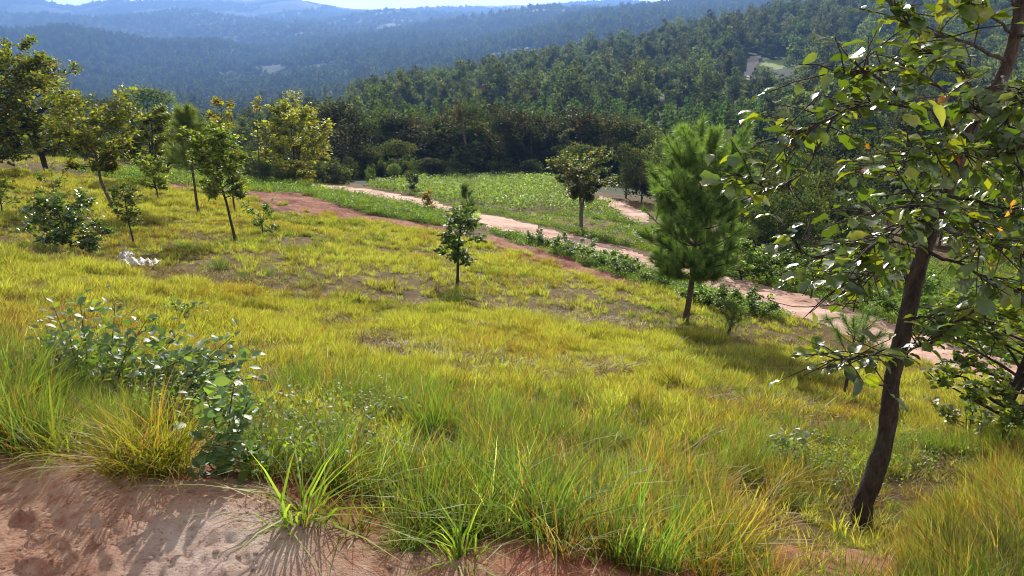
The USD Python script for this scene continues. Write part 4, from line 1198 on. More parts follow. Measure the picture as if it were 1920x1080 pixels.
# ---------------------------------------------------------------- weeds and herbs
HERB_C = [(0.055, 0.10, 0.02), (0.085, 0.14, 0.025), (0.13, 0.18, 0.03), (0.04, 0.07, 0.018)]
VERGE = [(*herb(np.random.default_rng(640 + i), 90, h, rr, ll, HERB_C, (4, 4, 2, 3)), M_leaf, False) for i, (h, rr, ll) in enumerate([(0.22, 0.4, 0.10), (0.32, 0.45, 0.11), (0.5, 0.4, 0.12), (0.18, 0.5, 0.09)])]
VERGE += [(*tuft(np.random.default_rng(650 + i), 60, 0.3, 0.45, 0.014, 0.5, (0.07, 0.09, 0.02), (0.16, 0.20, 0.03), (0.24, 0.26, 0.04), 0.1), M_grass, False) for i in range(2)]
STRIPS = [
    ([(455, 352), (540, 340), (620, 358), (700, 373), (790, 391), (880, 415), (880, 432), (780, 416), (690, 402), (640, 385), (560, 366), (470, 358)], 1500, 25, 62),
    ([(900, 428), (950, 440), (1050, 460), (1150, 485), (1260, 520), (1380, 560), (1480, 595), (1450, 602), (1330, 575), (1200, 535), (1120, 508), (1040, 478), (960, 455)], 2600, 12, 50),
    ([(700, 352), (760, 364), (840, 380), (900, 392), (960, 400), (1060, 402), (1140, 408), (1230, 430), (1250, 480), (1150, 458), (1060, 434), (960, 410), (900, 400), (800, 373)], 1500, 28, 70),
    ([(1250, 450), (1330, 470), (1500, 500), (1600, 560), (1720, 590), (1920, 660), (1920, 690), (1700, 615), (1560, 566), (1450, 538), (1350, 514), (1250, 490)], 2400, 14, 45),
    ([(1400, 470), (1920, 500), (2000, 640), (1700, 590), (1560, 545), (1440, 520)], 2200, 14, 40),
    ([(1060, 374), (1120, 372), (1160, 400), (1175, 415), (1120, 412), (1060, 398)], 260, 36, 70),
    ([(130, 318), (300, 318), (450, 330), (540, 338), (450, 356), (360, 350), (250, 345)], 900, 30, 62),
]
vx, vy = [], []
for si, (poly, n, lo, hi) in enumerate(STRIPS):
    rr = np.random.default_rng(660 + si)
    a = np.array(poly, float)
    pxs, pys = rr.uniform(a[:, 0].min(), a[:, 0].max(), n * 4), rr.uniform(a[:, 1].min(), a[:, 1].max(), n * 4)
    m = inside(poly, pxs, pys)
    pxs, pys = pxs[m][:n], pys[m][:n]
    rx, ry, rz = ray(pxs, pys)
    Yc = np.full(len(pxs), np.nan)
    for Yk in np.geomspace(lo, hi, 160):
        mm = np.isnan(Yc)
        hit = land(rx[mm] / ry[mm] * Yk, np.full(mm.sum(), Yk)) >= EYE + rz[mm] / ry[mm] * Yk
        Yc[np.nonzero(mm)[0][hit]] = Yk
    m = ~np.isnan(Yc)
    vx.append(rx[m] / ry[m] * Yc[m])
    vy.append(Yc[m])
x, y = np.concatenate(vx), np.concatenate(vy)
k = land_kind(x, y)
r = np.random.default_rng(671)
px, py = pixel(np.stack([x, y, land(x, y)], -1))
ok = ~np.isin(k, (2, 4)) & ~(inside(YARD, px, py) & (r.uniform(0, 1, len(x)) < 0.85)) & ((k != 3) | (r.uniform(0, 1, len(x)) < 0.25))
x, y = x[ok], y[ok]
idx = r.choice(6, len(x), p=[.22, .2, .12, .2, .14, .12])
instancer('verge_weeds', VERGE, np.stack([x, y, land(x, y) - 0.02], -1), r.uniform(0, 6.28, len(x)), r.uniform(0.4, 0.95, len(x)) * np.interp(y, [14, 25, 40], [0.45, 0.7, 1.0]), idx, label='weeds and herbs along the verges of the dirt road', category='weeds')

# small grey-green herbs sprinkled through the foreground grass
FORB = [(*herb(np.random.default_rng(680 + i), 46, 0.12, 0.16, 0.02, [(0.10, 0.14, 0.06), (0.16, 0.19, 0.10), (0.06, 0.10, 0.03)], (3, 2, 3), LEAF_OVAL), M_leaf, True) for i in range(3)]
rr = np.random.default_rng(690)
spots = [(680, 790, 60, 30), (1720, 880, 60, 40), (520, 850, 40, 40), (1560, 900, 60, 30), (330, 800, 60, 50), (1480, 880, 40, 20), (150, 690, 80, 30), (620, 870, 50, 40)]
fx, fy = [], []
for a, b, c, d in spots:
    for _ in range(14):
        p = at(rr.normal(a, c * 0.6), rr.normal(b, d * 0.6))
        fx.append(p[0]), fy.append(p[1])
fx, fy = np.array(fx), np.array(fy)
instancer('meadow_herbs', FORB, np.stack([fx, fy, land(fx, fy) + 0.1], -1), rr.uniform(0, 6.28, len(fx)), rr.uniform(0.7, 1.3, len(fx)), rr.integers(0, 3, len(fx)), label='small grey-green herbs in the foreground grass', category='herbs')

# bits of straw and clods lying on the earth path
rr = np.random.default_rng(695)
n = 1700
x, y = rr.uniform(-1.7, 0.5, n), rr.uniform(1.5, 2.7, n)
ok = land_kind(x, y) == 1
x, y = x[ok], y[ok]
clod = trimesh.creation.icosphere(1, 1.0)
CL = []
for i in range(3):
    v = np.array(clod.vertices)
    v *= (0.7 + 0.6 * noise(v * 1.7 + i * 9, 3))[:, None] * [1, 0.8, 0.6]
    CL.append(((v, clod.faces), None, M_dirt, True))
instancer('earth_clods', CL, np.stack([x, y, land(x, y)], -1), rr.uniform(0, 6.28, len(x)), 0.0018 + 0.011 * rr.uniform(0, 1, len(x)) ** 6, rr.integers(0, 3, len(x)), label='small crumbs of red earth on the path', category='earth clods')

# ---------------------------------------------------------------- the big tree on the right
def local(pts, base):
    return np.asarray(pts, float) - base


def at_tree():
    rng = np.random.default_rng(801)
    base = at(1612, 992, 3.0, 6.0)
    Y0 = base[1]
    nodes = [(1610, 1010, 0), (1618, 950, 0), (1640, 890, 0), (1660, 820, 0.0), (1668, 760, 0.0), (1672, 710, 0), (1690, 640, 0.02), (1706, 570, 0.05), (1722, 500, 0.08), (1752, 420, 0.1), (1785, 330, 0.12),
             (1815, 250, 0.12), (1862, 175, 0.1), (1895, 100, 0.08), (1916, 0, 0.05), (1935, -120, 0.0), (1945, -260, 0.0)]
    W = np.array([[23, 20, 18.5, 17, 16.5, 16.5, 16.5, 17.5, 16, 15, 14, 13.5, 13, 13, 13, 10, 6]]).ravel()
    pts = np.array([P(a, b, Y0 + c) for a, b, c in nodes])
    line = smooth_line(pts, 60)
    dist = line[:, 1] * CP - (line[:, 2] - EYE) * SP
    d = np.concatenate([[0], np.cumsum(np.linalg.norm(np.diff(pts, axis=0), axis=1))])
    s = np.linspace(0, 1, 60)
    rad = 0.92 * np.interp(s, d / d[-1], W) / FPX * dist
    rad = rad * (1 + 0.05 * np.sin(s * 60) + rng.normal(0, 0.02, 60))
    kn = (fbm(np.stack(np.meshgrid(np.arange(60) * 0.5, np.arange(14) * 1.1, [0], indexing='ij'), -1)[:, :, 0], 2, 5) - 0.5) * 0.28
    kn[:, -1] = (kn[:, -1] + kn[:, 0]) / 2
    t = thing('broadleaf_tree', 'large-leaved tree with crooked dark trunk filling the right of the photo', 'tree', base)
    obj('trunk', tube(local(line, base), rad, 14, kn), M_bark, t, smooth=True)
    B = [  # branches: nodes (px, py, offset of Y), radius at the start
        ([(1806, 270, .12), (1765, 225, .1), (1720, 200, -.05), (1640, 195, -.2), (1555, 225, -.3), (1480, 265, -.4), (1420, 280, -.45)], .017, 0.25),
        ([(1700, 198, -.1), (1660, 160, -.2), (1600, 130, -.3), (1530, 135, -.3)], .009, .25),
        ([(1560, 225, -.3), (1510, 300, -.35), (1455, 345, -.4), (1405, 330, -.4)], .007, .3),
        ([(1890, 115, .08), (1830, 92, -.05), (1765, 70, -.15), (1700, 45, -.2), (1665, 15, -.2)], .011, .25),
        ([(1900, 70, .08), (1850, 30, -.1), (1800, 5, -.15), (1770, -30, -.2)], .009, .3),
        ([(1765, 390, .1), (1725, 400, .2), (1665, 425, .25), (1600, 450, .2), (1540, 470, .1), (1490, 440, .05)], .012, .25),
        ([(1740, 440, .1), (1700, 470, -.1), (1650, 510, -.25), (1590, 530, -.3)], .009, .3),
        ([(1770, 370, .1), (1830, 375, -.1), (1890, 395, -.2), (1950, 410, -.3)], .012, .25),
        ([(1735, 470, .1), (1790, 490, -.1), (1850, 520, -.2), (1905, 540, -.2)], .011, .25),
        ([(1700, 600, .05), (1745, 600, -.15), (1790, 610, -.25), (1830, 590, -.3)], .008, .3),
        ([(1690, 650, 0), (1655, 660, -.2), (1605, 668, -.3), (1550, 672, -.35)], .007, .35),
        ([(1688, 655, 0), (1712, 660, -.2), (1745, 655, -.3)], .006, .3),
        ([(1815, 250, .12), (1865, 275, .3), (1915, 290, .4), (1960, 300, .4)], .012, .25),
        ([(1835, 215, .12), (1815, 150, .3), (1775, 110, .4), (1720, 95, .5)], .011, .25),
        ([(1790, 320, .12), (1745, 320, .5), (1690, 330, .8), (1635, 320, 1.0)], .012, .25),
        ([(1790, 320, .12), (1840, 320, .5), (1885, 340, .8), (1930, 350, 1.0)], .012, .25),
        ([(1755, 415, .1), (1790, 440, .5), (1840, 450, .8), (1900, 470, 1.0)], .011, .25),
        ([(1880, 140, .1), (1905, 190, -.2), (1940, 230, -.3)], .01, .25),
        ([(1910, 40, .08), (1880, -20, .3), (1840, -60, .5)], .01, .25),
        ([(1905, 70, .08), (1940, 60, -.1), (1980, 30, -.2)], .01, .25),
        ([(1720, 505, .08), (1690, 520, .4), (1650, 530, .6), (1610, 540, .7)], .009, .3),
        ([(1770, 360, .1), (1720, 365, -.3), (1680, 390, -.5), (1620, 390, -.6)], .009, .3),
        ([(1735, 470, .05), (1690, 450, .3), (1640, 470, .5), (1590, 500, .6)], .009, .2),
        ([(1745, 440, .1), (1800, 400, -.3), (1850, 440, -.5), (1920, 460, -.6)], .009, .2),
        ([(1745, 440, .1), (1700, 420, -.35), (1650, 450, -.5), (1600, 500, -.55)], .009, .2),
        ([(1800, 300, .12), (1760, 270, -.3), (1730, 290, -.45), (1680, 290, -.5)], .009, .2),
        ([(1845, 205, .12), (1800, 190, -.3), (1760, 160, -.4), (1700, 140, -.45)], .009, .2),
        ([(1860, 180, .1), (1890, 220, -.3), (1900, 270, -.4), (1930, 330, -.4)], .009, .2),
        ([(1785, 330, .12), (1830, 290, -.3), (1870, 300, -.4), (1915, 290, -.5)], .009, .2),
    ]
    limbs, pos, dr, nr, sz = [], [], [], [], []
    for nd, r0, first_leaf in B:
        p = local([P(a, b, Y0 + c) for a, b, c in nd], base)
        ln = smooth_line(p, 18) + np.vstack([np.zeros((2, 3)), np.cumsum(rng.normal(0, 0.004, (16, 3)), 0)])
        limbs.append(tube(ln, r0 * np.linspace(1, 0.25, 18), 6))
        L = np.linalg.norm(np.diff(ln, axis=0), axis=1).sum()
        for j in range(int(8 + L * 21)):                        # side twigs with leaves towards their ends
            f = rng.uniform(first_leaf, 1.0) ** 0.8 * 16.99
            b0 = ln[int(f)] + (ln[int(f) + 1] - ln[int(f)]) * (f - int(f))
            ax = unit(ln[int(f) + 1] - ln[int(f)])
            td = unit(ax * 0.7 + rng.normal(0, 0.6, 3) * [1, 0.8, 0.55] + [0, 0, 0.12])
            tl = rng.uniform(0.06, 0.32)
            e = b0 + td * tl + [0, 0, -0.1 * tl]
            limbs.append(tube(np.stack([b0, (b0 + e) / 2 + rng.normal(0, 0.008, 3) + [0, 0, 0.01], e]), np.array([0.0042, 0.0032, 0.0022]), 5))
            for q in range(rng.integers(2, 5) if b0[2] + base[2] > P(0, 600, Y0)[2] else 3):
                w = 1.0 - 0.28 * q + rng.uniform(-0.06, 0.0)
                az = rng.uniform(0, 6.28)
                pos.append(b0 + (e - b0) * max(0.1, w))
                dr.append(unit(td * 0.55 + np.array([math.cos(az), math.sin(az), rng.normal(-0.12, 0.28)])))
                nr.append(unit(np.array([0, 0, 1.0]) + rng.normal(0, 0.36, 3)))
                sz.append(rng.uniform(0.055, 0.128))
    # a bare twig stub and a long thin bare twig
    for nd, r0 in (([(1668, 722, -.05), (1648, 722, -.1), (1631, 712, -.15)], .007), ([(1660, 560, 0.1), (1560, 572, .1), (1500, 576, .1), (1440, 562, .15), (1405, 540, .2)], .0045), ([(1645, 455, .1), (1575, 455, 0), (1510, 448, 0), (1465, 455, 0)], .0035)):
        p = local([P(a, b, Y0 + c) for a, b, c in nd], base)
        limbs.append(tube(smooth_line(p, 10), r0 * np.linspace(1, 0.4, 10), 5))
    obj('branches', join(limbs), M_bark, t, smooth=True)
    pos, R, sz = np.array(pos), frames(np.array(dr), np.array(nr)), np.array(sz)
    ipx, ipy = pixel(pos + base)
    keep = rng.uniform(0, 1, len(pos)) < np.where((ipy > 550) & (ipy < 618) & (ipx < 1690), 0.2, np.where(ipy > 600, 0.75, np.where((ipx < 1660) & (ipy > 330), 0.62, 0.85)))
    pos, R, sz = pos[keep], R[keep], sz[keep]
    tint = pick_tint(rng, len(pos), [(0.036, 0.062, 0.020), (0.058, 0.09, 0.022), (0.12, 0.145, 0.026), (0.16, 0.07, 0.02)], (5, 4.5, 2.0, 0.08))
    ipx, ipy = pixel(pos + base)
    dcam = (pos + base)[:, 1] * CP
    show = np.where((ipx > -10) & (ipx < 1930) & (ipy > -20) & (ipy < 1080), sz / dcam, 0)
    leaves = [blade_leaf(0.28, 0.04, 0.16, 0.3, n=7), blade_leaf(0.24, 0.07, 0.28, 0.6, n=7), blade_leaf(0.33, 0.06, 0.08, 0.15, n=7), blade_leaf(0.27, 0.05, 0.22, -0.2, n=7)]
    order = np.argsort(-show)
    for n_, i in enumerate(order[:300]):
        m, tn = spread_leaves(leaves[n_ % 4], pos[i:i + 1], R[i:i + 1], sz[i:i + 1], tint[i:i + 1])
        obj('leaf', m, M_gloss, t, smooth=True, tint=tn)
    m, tn = spread_leaves(leaves[0], pos[order[300:]], R[order[300:]], sz[order[300:]], tint[order[300:]])
    obj('foliage', m, M_gloss, t, smooth=True, tint=tn, kind='stuff')
    # the withered leaf
    wp = local([P(1880, 372, Y0 - .25), P(1890, 395, Y0 - .28)], base)
    m, tn = spread_leaves(leaves[1], wp, frames(np.array([[0.5, 0, -0.25], [0.05, 0.1, -1.0]]), np.array([[0.2, -1, 0.5], [0.5, -0.9, 0.1]])), np.array([0.13, 0.17]), np.array([[0.25, 0.11, 0.03], [0.34, 0.13, 0.02]]))
    obj('withered_leaf', m, M_leaf, t, smooth=True, tint=tn, label='withered orange-brown leaf hanging in the crown')
    return len(pos)


print('big tree leaves', at_tree())

# the small tree at the right edge, behind the big one
SCRUB = [(0.055, 0.085, 0.024), (0.10, 0.13, 0.028), (0.19, 0.205, 0.03), (0.10, 0.06, 0.03)]
leafy('small_tree', 'small two-stemmed leafy tree at the right edge behind the big trunk', 'tree', at(1868, 855), 811, 1.55, 0.085, 7, SCRUB, (4, 4, 3, 0.3), M_leaf, single=200,
      crown_base=0.22, crown_r=0.66, branches=30, twigs=7, trunk_r=0.034, forks=2, rise=0.55, leaf=LEAF_OVAL)
leafy('shrub', 'low dark-leaved shrub at the left foot of the right-edge tree', 'shrub', at(1815, 835), 813, 0.42, 0.085, 6, SCRUB, (5, 3, 0.6, 0.2), M_gloss, single=90, crown_base=0.1, crown_r=0.33, branches=9, twigs=3, trunk_r=0.012, forks=2)
leafy('shrub', 'leafy green shrub cut by the right edge of the photo', 'shrub', at(1935, 800), 815, 1.2, 0.085, 7, SCRUB, (4, 4, 2, 0.2), M_leaf, single=60, crown_base=0.15, crown_r=0.5, branches=12, twigs=4, trunk_r=0.02, forks=2)

# ---------------------------------------------------------------- pines on the slope
PINE_G = (0.13, 0.21, 0.062)


def pine_thing(name, label, p, seed, height, tintbase, leanw=(0, 0), **kw):
    rng = np.random.default_rng(seed)
    tr, lb, nv, sh = pine(rng, height, lean=leanw, **kw)
    t = thing(name, label, 'tree', p)
    obj('trunk', tr, M_bark_pine, t, smooth=True)
    obj('branches', lb, M_bark_pine, t, smooth=True)
    tn = np.asarray(tintbase)[None] * sh[:, None] * rng.uniform(0.8, 1.2, (len(sh) // 3, 1)).repeat(3, 0)
    obj('needles', nv, M_needle, t, tint=tn)
    return t


def span(p, top):
    """Height of what stands at p and reaches the picture row top."""
    ppx, ppy = pixel(p)
    rx, ry, rz = ray(ppx, top)
    return float(EYE + rz / ry * p[1] - p[2])


p = at(1285, 607)
pine_thing('young_pine', 'dense young pine with bright green long needles standing alone on the slope', p, 821, span(p, 282), PINE_G, (0.02, 0), crown_base=0.25, crown_r=1.12, whorls=10, per_whorl=9, shoots=7, per=150, length=0.20, width=0.0075, trunk_r=0.065, bare=0.25,
           profile=lambda g: np.interp(g, [0, 0.15, 0.35, 0.6, 0.8, 1.0], [0.62, 0.92, 1.05, 1.03, 0.95, 0.75]))
p = at(1365, 632)
pine_thing('pine_seedling', 'small shaggy pine seedling right of the young pine', p, 823, span(p, 572), (0.09, 0.15, 0.04), (0.12, 0), crown_base=0.4, crown_r=0.26, whorls=3, per_whorl=3, shoots=1, per=70, length=0.2, width=0.005, trunk_r=0.03)
p = at(1580, 752)
pine_thing('pine_seedling', 'pine seedling with upright brushy shoots in front of the road, left of the big trunk', p, 825, span(p, 600), (0.09, 0.14, 0.04), (0.03, 0), crown_base=0.5, crown_r=0.40, whorls=3, per_whorl=4, shoots=1, per=150, length=0.15, width=0.004, trunk_r=0.026)
p = at(888, 432)
pine_thing('pine_seedling', 'thin blurry pine shoot rising behind the little leafy sapling', p, 827, span(p, 345), (0.06, 0.09, 0.03), (-0.2, 0), crown_base=0.35, crown_r=0.35, whorls=4, per_whorl=3, shoots=1, per=120, length=0.26, width=0.01, trunk_r=0.03)
p = at(374, 405)
pine_thing('pine_sapling', 'slender pale pine sapling among the left saplings', p, 829, span(p, 205), (0.13, 0.165, 0.04), (-0.05, 0), crown_base=0.45, crown_r=0.95, whorls=8, per_whorl=5, shoots=4, per=80, length=0.28, width=0.012, trunk_r=0.05,
           profile=lambda g: 0.95 - 0.6 * g)

# ---------------------------------------------------------------- saplings and small trees
LEFTC = [(0.07, 0.10, 0.03), (0.11, 0.14, 0.036), (0.19, 0.195, 0.035), (0.19, 0.12, 0.045)]
p = at(858, 535)
leafy('sapling', 'little leafy sapling alone in the middle of the yellow grass', 'tree', p, 831, span(p, 395), 0.12, 6, [(0.04, 0.065, 0.02), (0.055, 0.085, 0.025), (0.10, 0.13, 0.025)], (5, 4, 1), M_leaf, single=260,
      crown_base=0.25, crown_r=0.46, branches=22, twigs=5, trunk_r=0.032, lean=(0.04, 0), rise=0.5)
p = at(88, 326)
leafy('bushy_tree', 'tallest bushy tree at the left edge with dense crown', 'tree', p, 833, span(p, 88), 0.19, 8, LEFTC, (4, 4, 3, 0.7), M_leaf, crown_base=0.2, crown_r=2.2, branches=60, twigs=11, trunk_r=0.11, forks=2, lean=(-0.03, 0), rise=0.4, more=2.0)
p = at(-30, 330)
leafy('bushy_tree', 'bushy tree cut by the left edge of the photo', 'tree', p, 834, span(p, 105), 0.21, 8, LEFTC, (5, 4, 2, 0.8), M_leaf, crown_base=0.12, crown_r=2.1, branches=48, twigs=10, trunk_r=0.10, forks=2, rise=0.4, more=1.9)
p = at(213, 396)
leafy('crooked_tree', 'leaning small tree with forked grey trunk and yellowish crown on the left', 'tree', p, 835, span(p, 215), 0.15, 8, LEFTC, (3, 4, 4, 0.7), M_leaf, more=2.6, crown_base=0.45, crown_r=1.45, branches=34, twigs=9, trunk_r=0.055, lean=(-0.10, 0), shape='umbrella', bark_=M_bark_grey)
p = at(252, 462)
leafy('sapling', 'thin sapling with dark narrow crown left of the pale litter', 'tree', p, 837, span(p, 345), 0.11, 5, LEFTC, (5, 3, 0.6, 0.2), M_leaf, more=2.4, crown_base=0.35, crown_r=0.34, branches=15, twigs=5, trunk_r=0.022, lean=(-0.06, 0))
p = at(298, 378)
leafy('sapling', 'pale leafy sapling right of the leaning forked tree', 'tree', p, 839, span(p, 295), 0.13, 7, LEFTC, (3, 4, 4, 0.4), M_leaf, more=2.5, crown_base=0.25, crown_r=0.65, branches=18, twigs=6, trunk_r=0.03, lean=(-0.1, 0))
p = at(290, 345)
leafy('bushy_tree', 'bushy tree with pale leaf tips behind the leaning forked tree', 'tree', p, 840, span(p, 212), 0.19, 8, LEFTC, (4, 4, 3, 0.4), M_leaf, more=2.4, crown_base=0.2, crown_r=1.15, branches=34, twigs=9, trunk_r=0.06, forks=2)
p = at(135, 472)
leafy('shrub', 'dark green shrub in the yellow grass left of the litter', 'shrub', p, 841, 0.95, 0.10, 7, [(0.03, 0.055, 0.02), (0.05, 0.08, 0.025), (0.09, 0.11, 0.03)], (5, 4, 1), M_gloss, single=150, more=2.4, crown_base=0.08, crown_r=0.75, branches=30, twigs=6, trunk_r=0.02, forks=3)
p = at(118, 430)
leafy('sapling', 'thin tall shoot with a tuft of leaves above the dark shrub', 'tree', p, 843, span(p, 320), 0.11, 5, LEFTC, (5, 3, 1, 0.3), M_leaf, crown_base=0.45, crown_r=0.4, branches=8, twigs=3, trunk_r=0.018, lean=(-0.06, 0))
p = at(5, 400)
leafy('sapling', 'leafy sapling cut by the left edge below the bushy trees', 'tree', p, 845, span(p, 340), 0.14, 6, LEFTC, (5, 4, 1, 0.3), M_leaf, crown_base=0.3, crown_r=0.5, branches=10, twigs=3, trunk_r=0.02)
p = at(442, 455)
leafy('sapling', 'slanting slim tree with rounded dense crown right of the pine sapling', 'tree', p, 847, span(p, 245), 0.13, 8, LEFTC, (5, 4, 2, 0.8), M_leaf, more=2.6, crown_base=0.42, crown_r=0.72, branches=28, twigs=8, trunk_r=0.038, lean=(-0.13, 0))
p = at(441, 400)
leafy('sapling', 'thin second stem behind the slanting slim tree, with a yellow tuft high up', 'tree', p, 849, span(p, 172), 0.16, 7, [(0.17, 0.16, 0.02), (0.24, 0.21, 0.03), (0.10, 0.11, 0.02)], (4, 3, 2), M_leaf, crown_base=0.72, crown_r=0.42, branches=8, twigs=3, trunk_r=0.03)
p = at(493, 442)
leafy('shrub', 'low green shrub on the brown patch right of the slanting tree', 'shrub', p, 851, 0.85, 0.09, 7, [(0.04, 0.075, 0.02), (0.06, 0.10, 0.025), (0.11, 0.14, 0.03)], (4, 4, 1), M_leaf, crown_base=0.1, crown_r=0.5, branches=12, twigs=4, trunk_r=0.014, forks=2)
p = at(553, 345)
leafy('yellowish_tree', 'yellow-green tree with a thin sprout on top above the red earth bank', 'tree', p, 853, span(p, 210), 0.26, 8, [(0.075, 0.09, 0.02), (0.15, 0.155, 0.025), (0.23, 0.21, 0.03)], (3, 4, 3), M_leaf, more=2.6, crown_base=0.12, crown_r=2.3, branches=40, twigs=9, trunk_r=0.07, forks=2, lean=(0.03, 0))
p = at(566, 345)
leafy('sapling', 'thin sprout with yellow leaves topping the yellow-green tree', 'tree', p, 854, span(p, 160), 0.24, 6, [(0.15, 0.155, 0.025), (0.24, 0.22, 0.03)], (4, 3), M_leaf, crown_base=0.68, crown_r=0.75, branches=9, twigs=3, trunk_r=0.05)
p = at(490, 345)
leafy('sapling', 'thin sprout with a small yellow tuft between the slim tree and the yellow-green tree', 'tree', p, 855, span(p, 175), 0.2, 6, [(0.17, 0.16, 0.02), (0.24, 0.21, 0.03)], (4, 3), M_leaf, crown_base=0.84, crown_r=0.35, branches=4, twigs=3, trunk_r=0.03)
p = at(1090, 432)
leafy('forked_tree', 'flat-crowned tree with forked trunk between the road and the field', 'tree', p, 857, span(p, 314), 0.17, 8, [(0.04, 0.055, 0.018), (0.07, 0.085, 0.022), (0.13, 0.10, 0.03)], (4, 4, 2), M_leaf, more=2.8, crown_base=0.55, crown_r=1.4, branches=34, twigs=9, trunk_r=0.085, forks=2, shape='umbrella', bark_=M_bark_grey, lean=(-0.03, 0))
p = at(777, 365)
leafy('bush', 'dark round bush at the field corner beside the dirt road', 'shrub', p, 859, 1.4, 0.16, 8, [(0.025, 0.05, 0.02), (0.035, 0.065, 0.022)], (1, 1), M_leaf, crown_base=0.1, crown_r=0.55, branches=14, twigs=4, trunk_r=0.03, forks=2)
p = at(803, 397)
leafy('shrub', 'low plant with brown withered skirt beside the dirt road', 'shrub', p, 861, 0.95, 0.16, 7, [(0.10, 0.14, 0.03), (0.22, 0.09, 0.04), (0.16, 0.08, 0.04)], (4, 3, 2), M_leaf, crown_base=0.2, crown_r=0.32, branches=9, twigs=3, trunk_r=0.03)
G_B = 'weedy bushes along the verge of the dirt road'
for i, (px, py, h, rr_) in enumerate([(1050, 478, 0.7, 0.7), (1095, 492, 0.8, 0.7), (1135, 505, 0.6, 0.6), (1170, 520, 0.7, 0.7), (1235, 540, 0.6, 0.6), (1010, 462, 0.55, 0.6), (1300, 570, 0.5, 0.5), (1410, 590, 0.5, 0.6), (1350, 585, 0.5, 0.5)]):
    leafy('verge_bush', 'dark green weedy bush in the strip between the red bank and the dirt road', 'shrub', at(px, py), 870 + i, h * 0.75, 0.10, 8, HERB_C, (4, 4, 1, 4), M_leaf, G_B, crown_base=0.1, crown_r=rr_ * 0.8, branches=12, twigs=4, trunk_r=0.012, forks=3)
p = at(1390, 525)
leafy('bush', 'light green bush on the far side of the road right of the young pine', 'shrub', p, 881, span(p, 462), 0.14, 9, [(0.08, 0.13, 0.025), (0.12, 0.17, 0.03), (0.05, 0.09, 0.02)], (4, 3, 2), M_leaf, crown_base=0.1, crown_r=1.15, branches=24, twigs=6, trunk_r=0.03, forks=4)
p = at(1330, 512)
leafy('bush', 'smaller green bush just behind the right foot of the young pine', 'shrub', p, 883, span(p, 465), 0.13, 9, [(0.07, 0.12, 0.025), (0.10, 0.15, 0.03)], (4, 3), M_leaf, crown_base=0.1, crown_r=0.8, branches=18, twigs=5, trunk_r=0.03, forks=3)
for i, (px, py, top, lb) in enumerate([(1520, 560, 470, 'leafy green bush behind the road, seen left of the big tree trunk'), (1600, 585, 500, 'dense green bush behind the road under the big tree leaves'), (1690, 610, 520, 'green bush behind the road right behind the big trunk'), (1790, 645, 550, 'green bush on the far verge right of the big trunk'), (1470, 540, 480, 'thin pale-green shrub on the far verge beyond the light green bush')]):
    p = at(px, py)
    leafy('bush', lb, 'shrub', p, 885 + i, span(p, top), 0.12, 8, HERB_C, (3, 4, 2, 2), M_leaf, crown_base=0.1, crown_r=0.75, branches=18, twigs=5, trunk_r=0.02, forks=3)

# ---------------------------------------------------------------- foreground shrub, seedlings
BLUE = [(0.075, 0.13, 0.06), (0.11, 0.175, 0.075), (0.15, 0.20, 0.05)]


def sprawl(label, seed, stems, leaf_len, single, cols=BLUE, probs=(5, 4, 2)):
    """A shrub of arching leafy stems: each stem a list of (px, py, Y)."""
    rng = np.random.default_rng(seed)
    base = at(*stems[0][0][:2])
    t = thing('leafy_shrub', label, 'shrub', base)
    limbs, pos, dr, nr, sz = [], [], [], [], []
    for st in stems:
        p0 = at(st[0][0], st[0][1])
        pts = np.vstack([p0[None]] + [P(a, b, p0[1] + dy)[None] for a, b, dy in st[1:]]) - base
        ln = smooth_line(pts, 14)
        limbs.append(tube(ln, 0.006 * np.linspace(1, 0.3, 14), 5))
        L = np.linalg.norm(np.diff(ln, axis=0), axis=1).sum()
        for j in range(int(L / 0.0065)):
            f = rng.uniform(0.12, 1) * 12.99
            b0 = ln[int(f)] + (ln[int(f) + 1] - ln[int(f)]) * (f - int(f)) + rng.normal(0, 0.045, 3)
            az = rng.uniform(0, 6.28)
            pos.append(b0)
            dr.append(unit(unit(ln[int(f) + 1] - ln[int(f)]) * 0.5 + [math.cos(az), math.sin(az), rng.normal(0.25, 0.4)]))
            nr.append(unit(np.array([0, 0, 1.0]) + rng.normal(0, 0.42, 3)))
            sz.append(leaf_len * rng.uniform(0.55, 1.15))
    obj('stems', join(limbs), M_bark_grey, t, smooth=True)
    add_leaves(t, None, np.array(pos), frames(np.array(dr), np.array(nr)), np.array(sz), pick_tint(rng, len(pos), cols, probs), M_shrub, LEAF_OVAL, single)


sprawl('sprawling grey-green leafy shrub behind the tussocks on the left', 901, [
    [(150, 735), (125, 640, 0.1), (100, 575, 0.15)], [(160, 738), (160, 640, 0.1), (150, 560, 0.1)], [(180, 740), (210, 640, 0.05), (215, 570, 0.1)], [(200, 742), (245, 650, 0), (275, 600, 0)],
    [(230, 745), (290, 670, 0), (335, 625, 0)], [(250, 750), (330, 680, -0.05), (395, 635, -0.05)], [(280, 760), (370, 690, -0.1), (445, 622, -0.05)], [(300, 765), (390, 700, -0.1), (470, 670, -0.1)],
    [(320, 770), (410, 710, -0.1), (500, 715, -0.1)], [(330, 775), (400, 735, -0.1), (460, 740, -0.1)], [(190, 738), (190, 680, 0.2), (180, 610, 0.3)], [(270, 745), (300, 680, 0.2), (320, 640, 0.3)],
    [(210, 742), (230, 680, -.1), (240, 620, -.1)], [(260, 750), (310, 690, -.15), (360, 670, -.2)], [(140, 735), (110, 670, 0), (85, 610, 0)], [(170, 738), (140, 670, -.1), (130, 620, -.15)], [(300, 765), (350, 720, .1), (420, 680, .15)]], 0.06, 300)
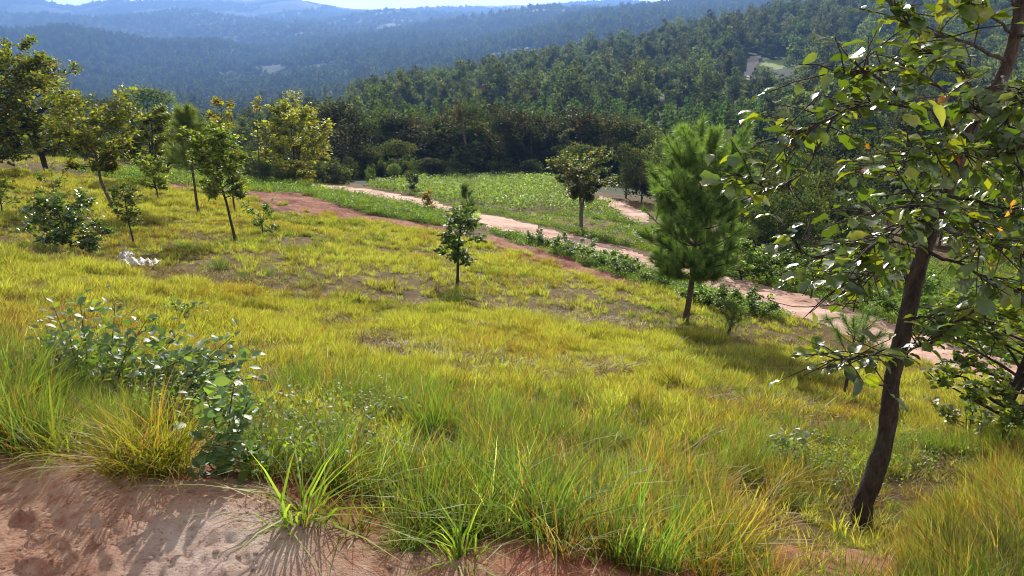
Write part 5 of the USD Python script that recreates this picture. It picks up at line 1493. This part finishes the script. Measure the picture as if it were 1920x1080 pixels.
sprawl('spreading leafy stem with pale leaves above the broad-leaved seedling', 903, [[(430, 880), (405, 800, 0), (385, 740, -0.02)], [(425, 880), (430, 790, 0.05), (440, 720, 0.05)], [(432, 880), (450, 800, 0.05), (470, 740, 0.05)]], 0.062, 200)
sprawl('bushy broad-leaved seedling at the path edge right of the golden tussock', 905, [[(420, 892), (410, 860, 0), (395, 830, 0)], [(425, 892), (430, 850, 0.02), (430, 820, 0)], [(430, 893), (450, 860, 0), (460, 835, 0)], [(415, 893), (395, 875, -.02), (385, 860, -.02)]], 0.062, 120,
       [(0.045, 0.09, 0.03), (0.06, 0.11, 0.035), (0.09, 0.14, 0.035)])
sprawl('tiny seedling with a few pale leaves left of the big trunk', 907, [[(1472, 872), (1468, 840, 0), (1450, 822, 0)], [(1474, 872), (1480, 840, 0), (1495, 815, 0)]], 0.075, 20, [(0.10, 0.12, 0.06), (0.13, 0.15, 0.07)], (1, 1))
sprawl('small weed with shiny leaves in the yellow grass above the leafy shrub', 909, [[(335, 600), (330, 580, 0), (325, 560, 0)], [(345, 600), (350, 585, 0), (370, 572, 0)]], 0.08, 60)

# ---------------------------------------------------------------- pale litter in the grass
CLOTH = mat('dirty_plastic', {'g': ('geometry', {}), 'n': ('noise_texture', {'scale': 9.0, 'detail': 5.0}), 'r': ('rgb_ramp', {'ramp': [(0.35, (0.16, 0.14, 0.12)), (0.6, (0.42, 0.38, 0.35))]}),
                              'p': ('principled_bsdf', {'roughness': 0.6})}, [('g.position', 'n.vector'), ('n.fac', 'r.fac'), ('r.color', 'p.base_color')], 'p.BSDF')
for i, (px, py, w, h, lb) in enumerate([(248, 502, 0.40, 0.07, 'crumpled pale plastic sheet lying in the yellow grass'), (276, 503, 0.28, 0.055, 'smaller pale scrap right beside the crumpled sheet'), (236, 492, 0.15, 0.13, 'pale peaked scrap standing up left of the crumpled sheet')]):
    p = at(px, py)
    u, v = np.meshgrid(np.linspace(-1, 1, 26), np.linspace(-1, 1, 18), indexing='ij')
    q = np.stack([u * 1.5 + i * 5, v * 1.5, 0 * u], -1)
    zz = h * (1.2 - 0.75 * np.hypot(u, v)) * (0.35 + 1.3 * np.abs(fbm(q * 1.3, 3, 91 + i) - 0.5) * 2.2) + 0.09 + 0.03 * np.sin(u * 9 + v * 5) * (1 - u * u)
    V = np.stack([u * w * (0.5 + 0.35 * noise(q + 3, 7)), v * 0.22, zz], -1).reshape(-1, 3)
    ids = np.arange(26 * 18).reshape(26, 18)
    F = np.stack([ids[:-1, :-1], ids[1:, :-1], ids[1:, 1:], ids[:-1, 1:]], -1).reshape(-1, 4)
    t = thing('plastic_litter', lb, 'litter', p)
    obj('sheet', (V, F), CLOTH, t, smooth=True)
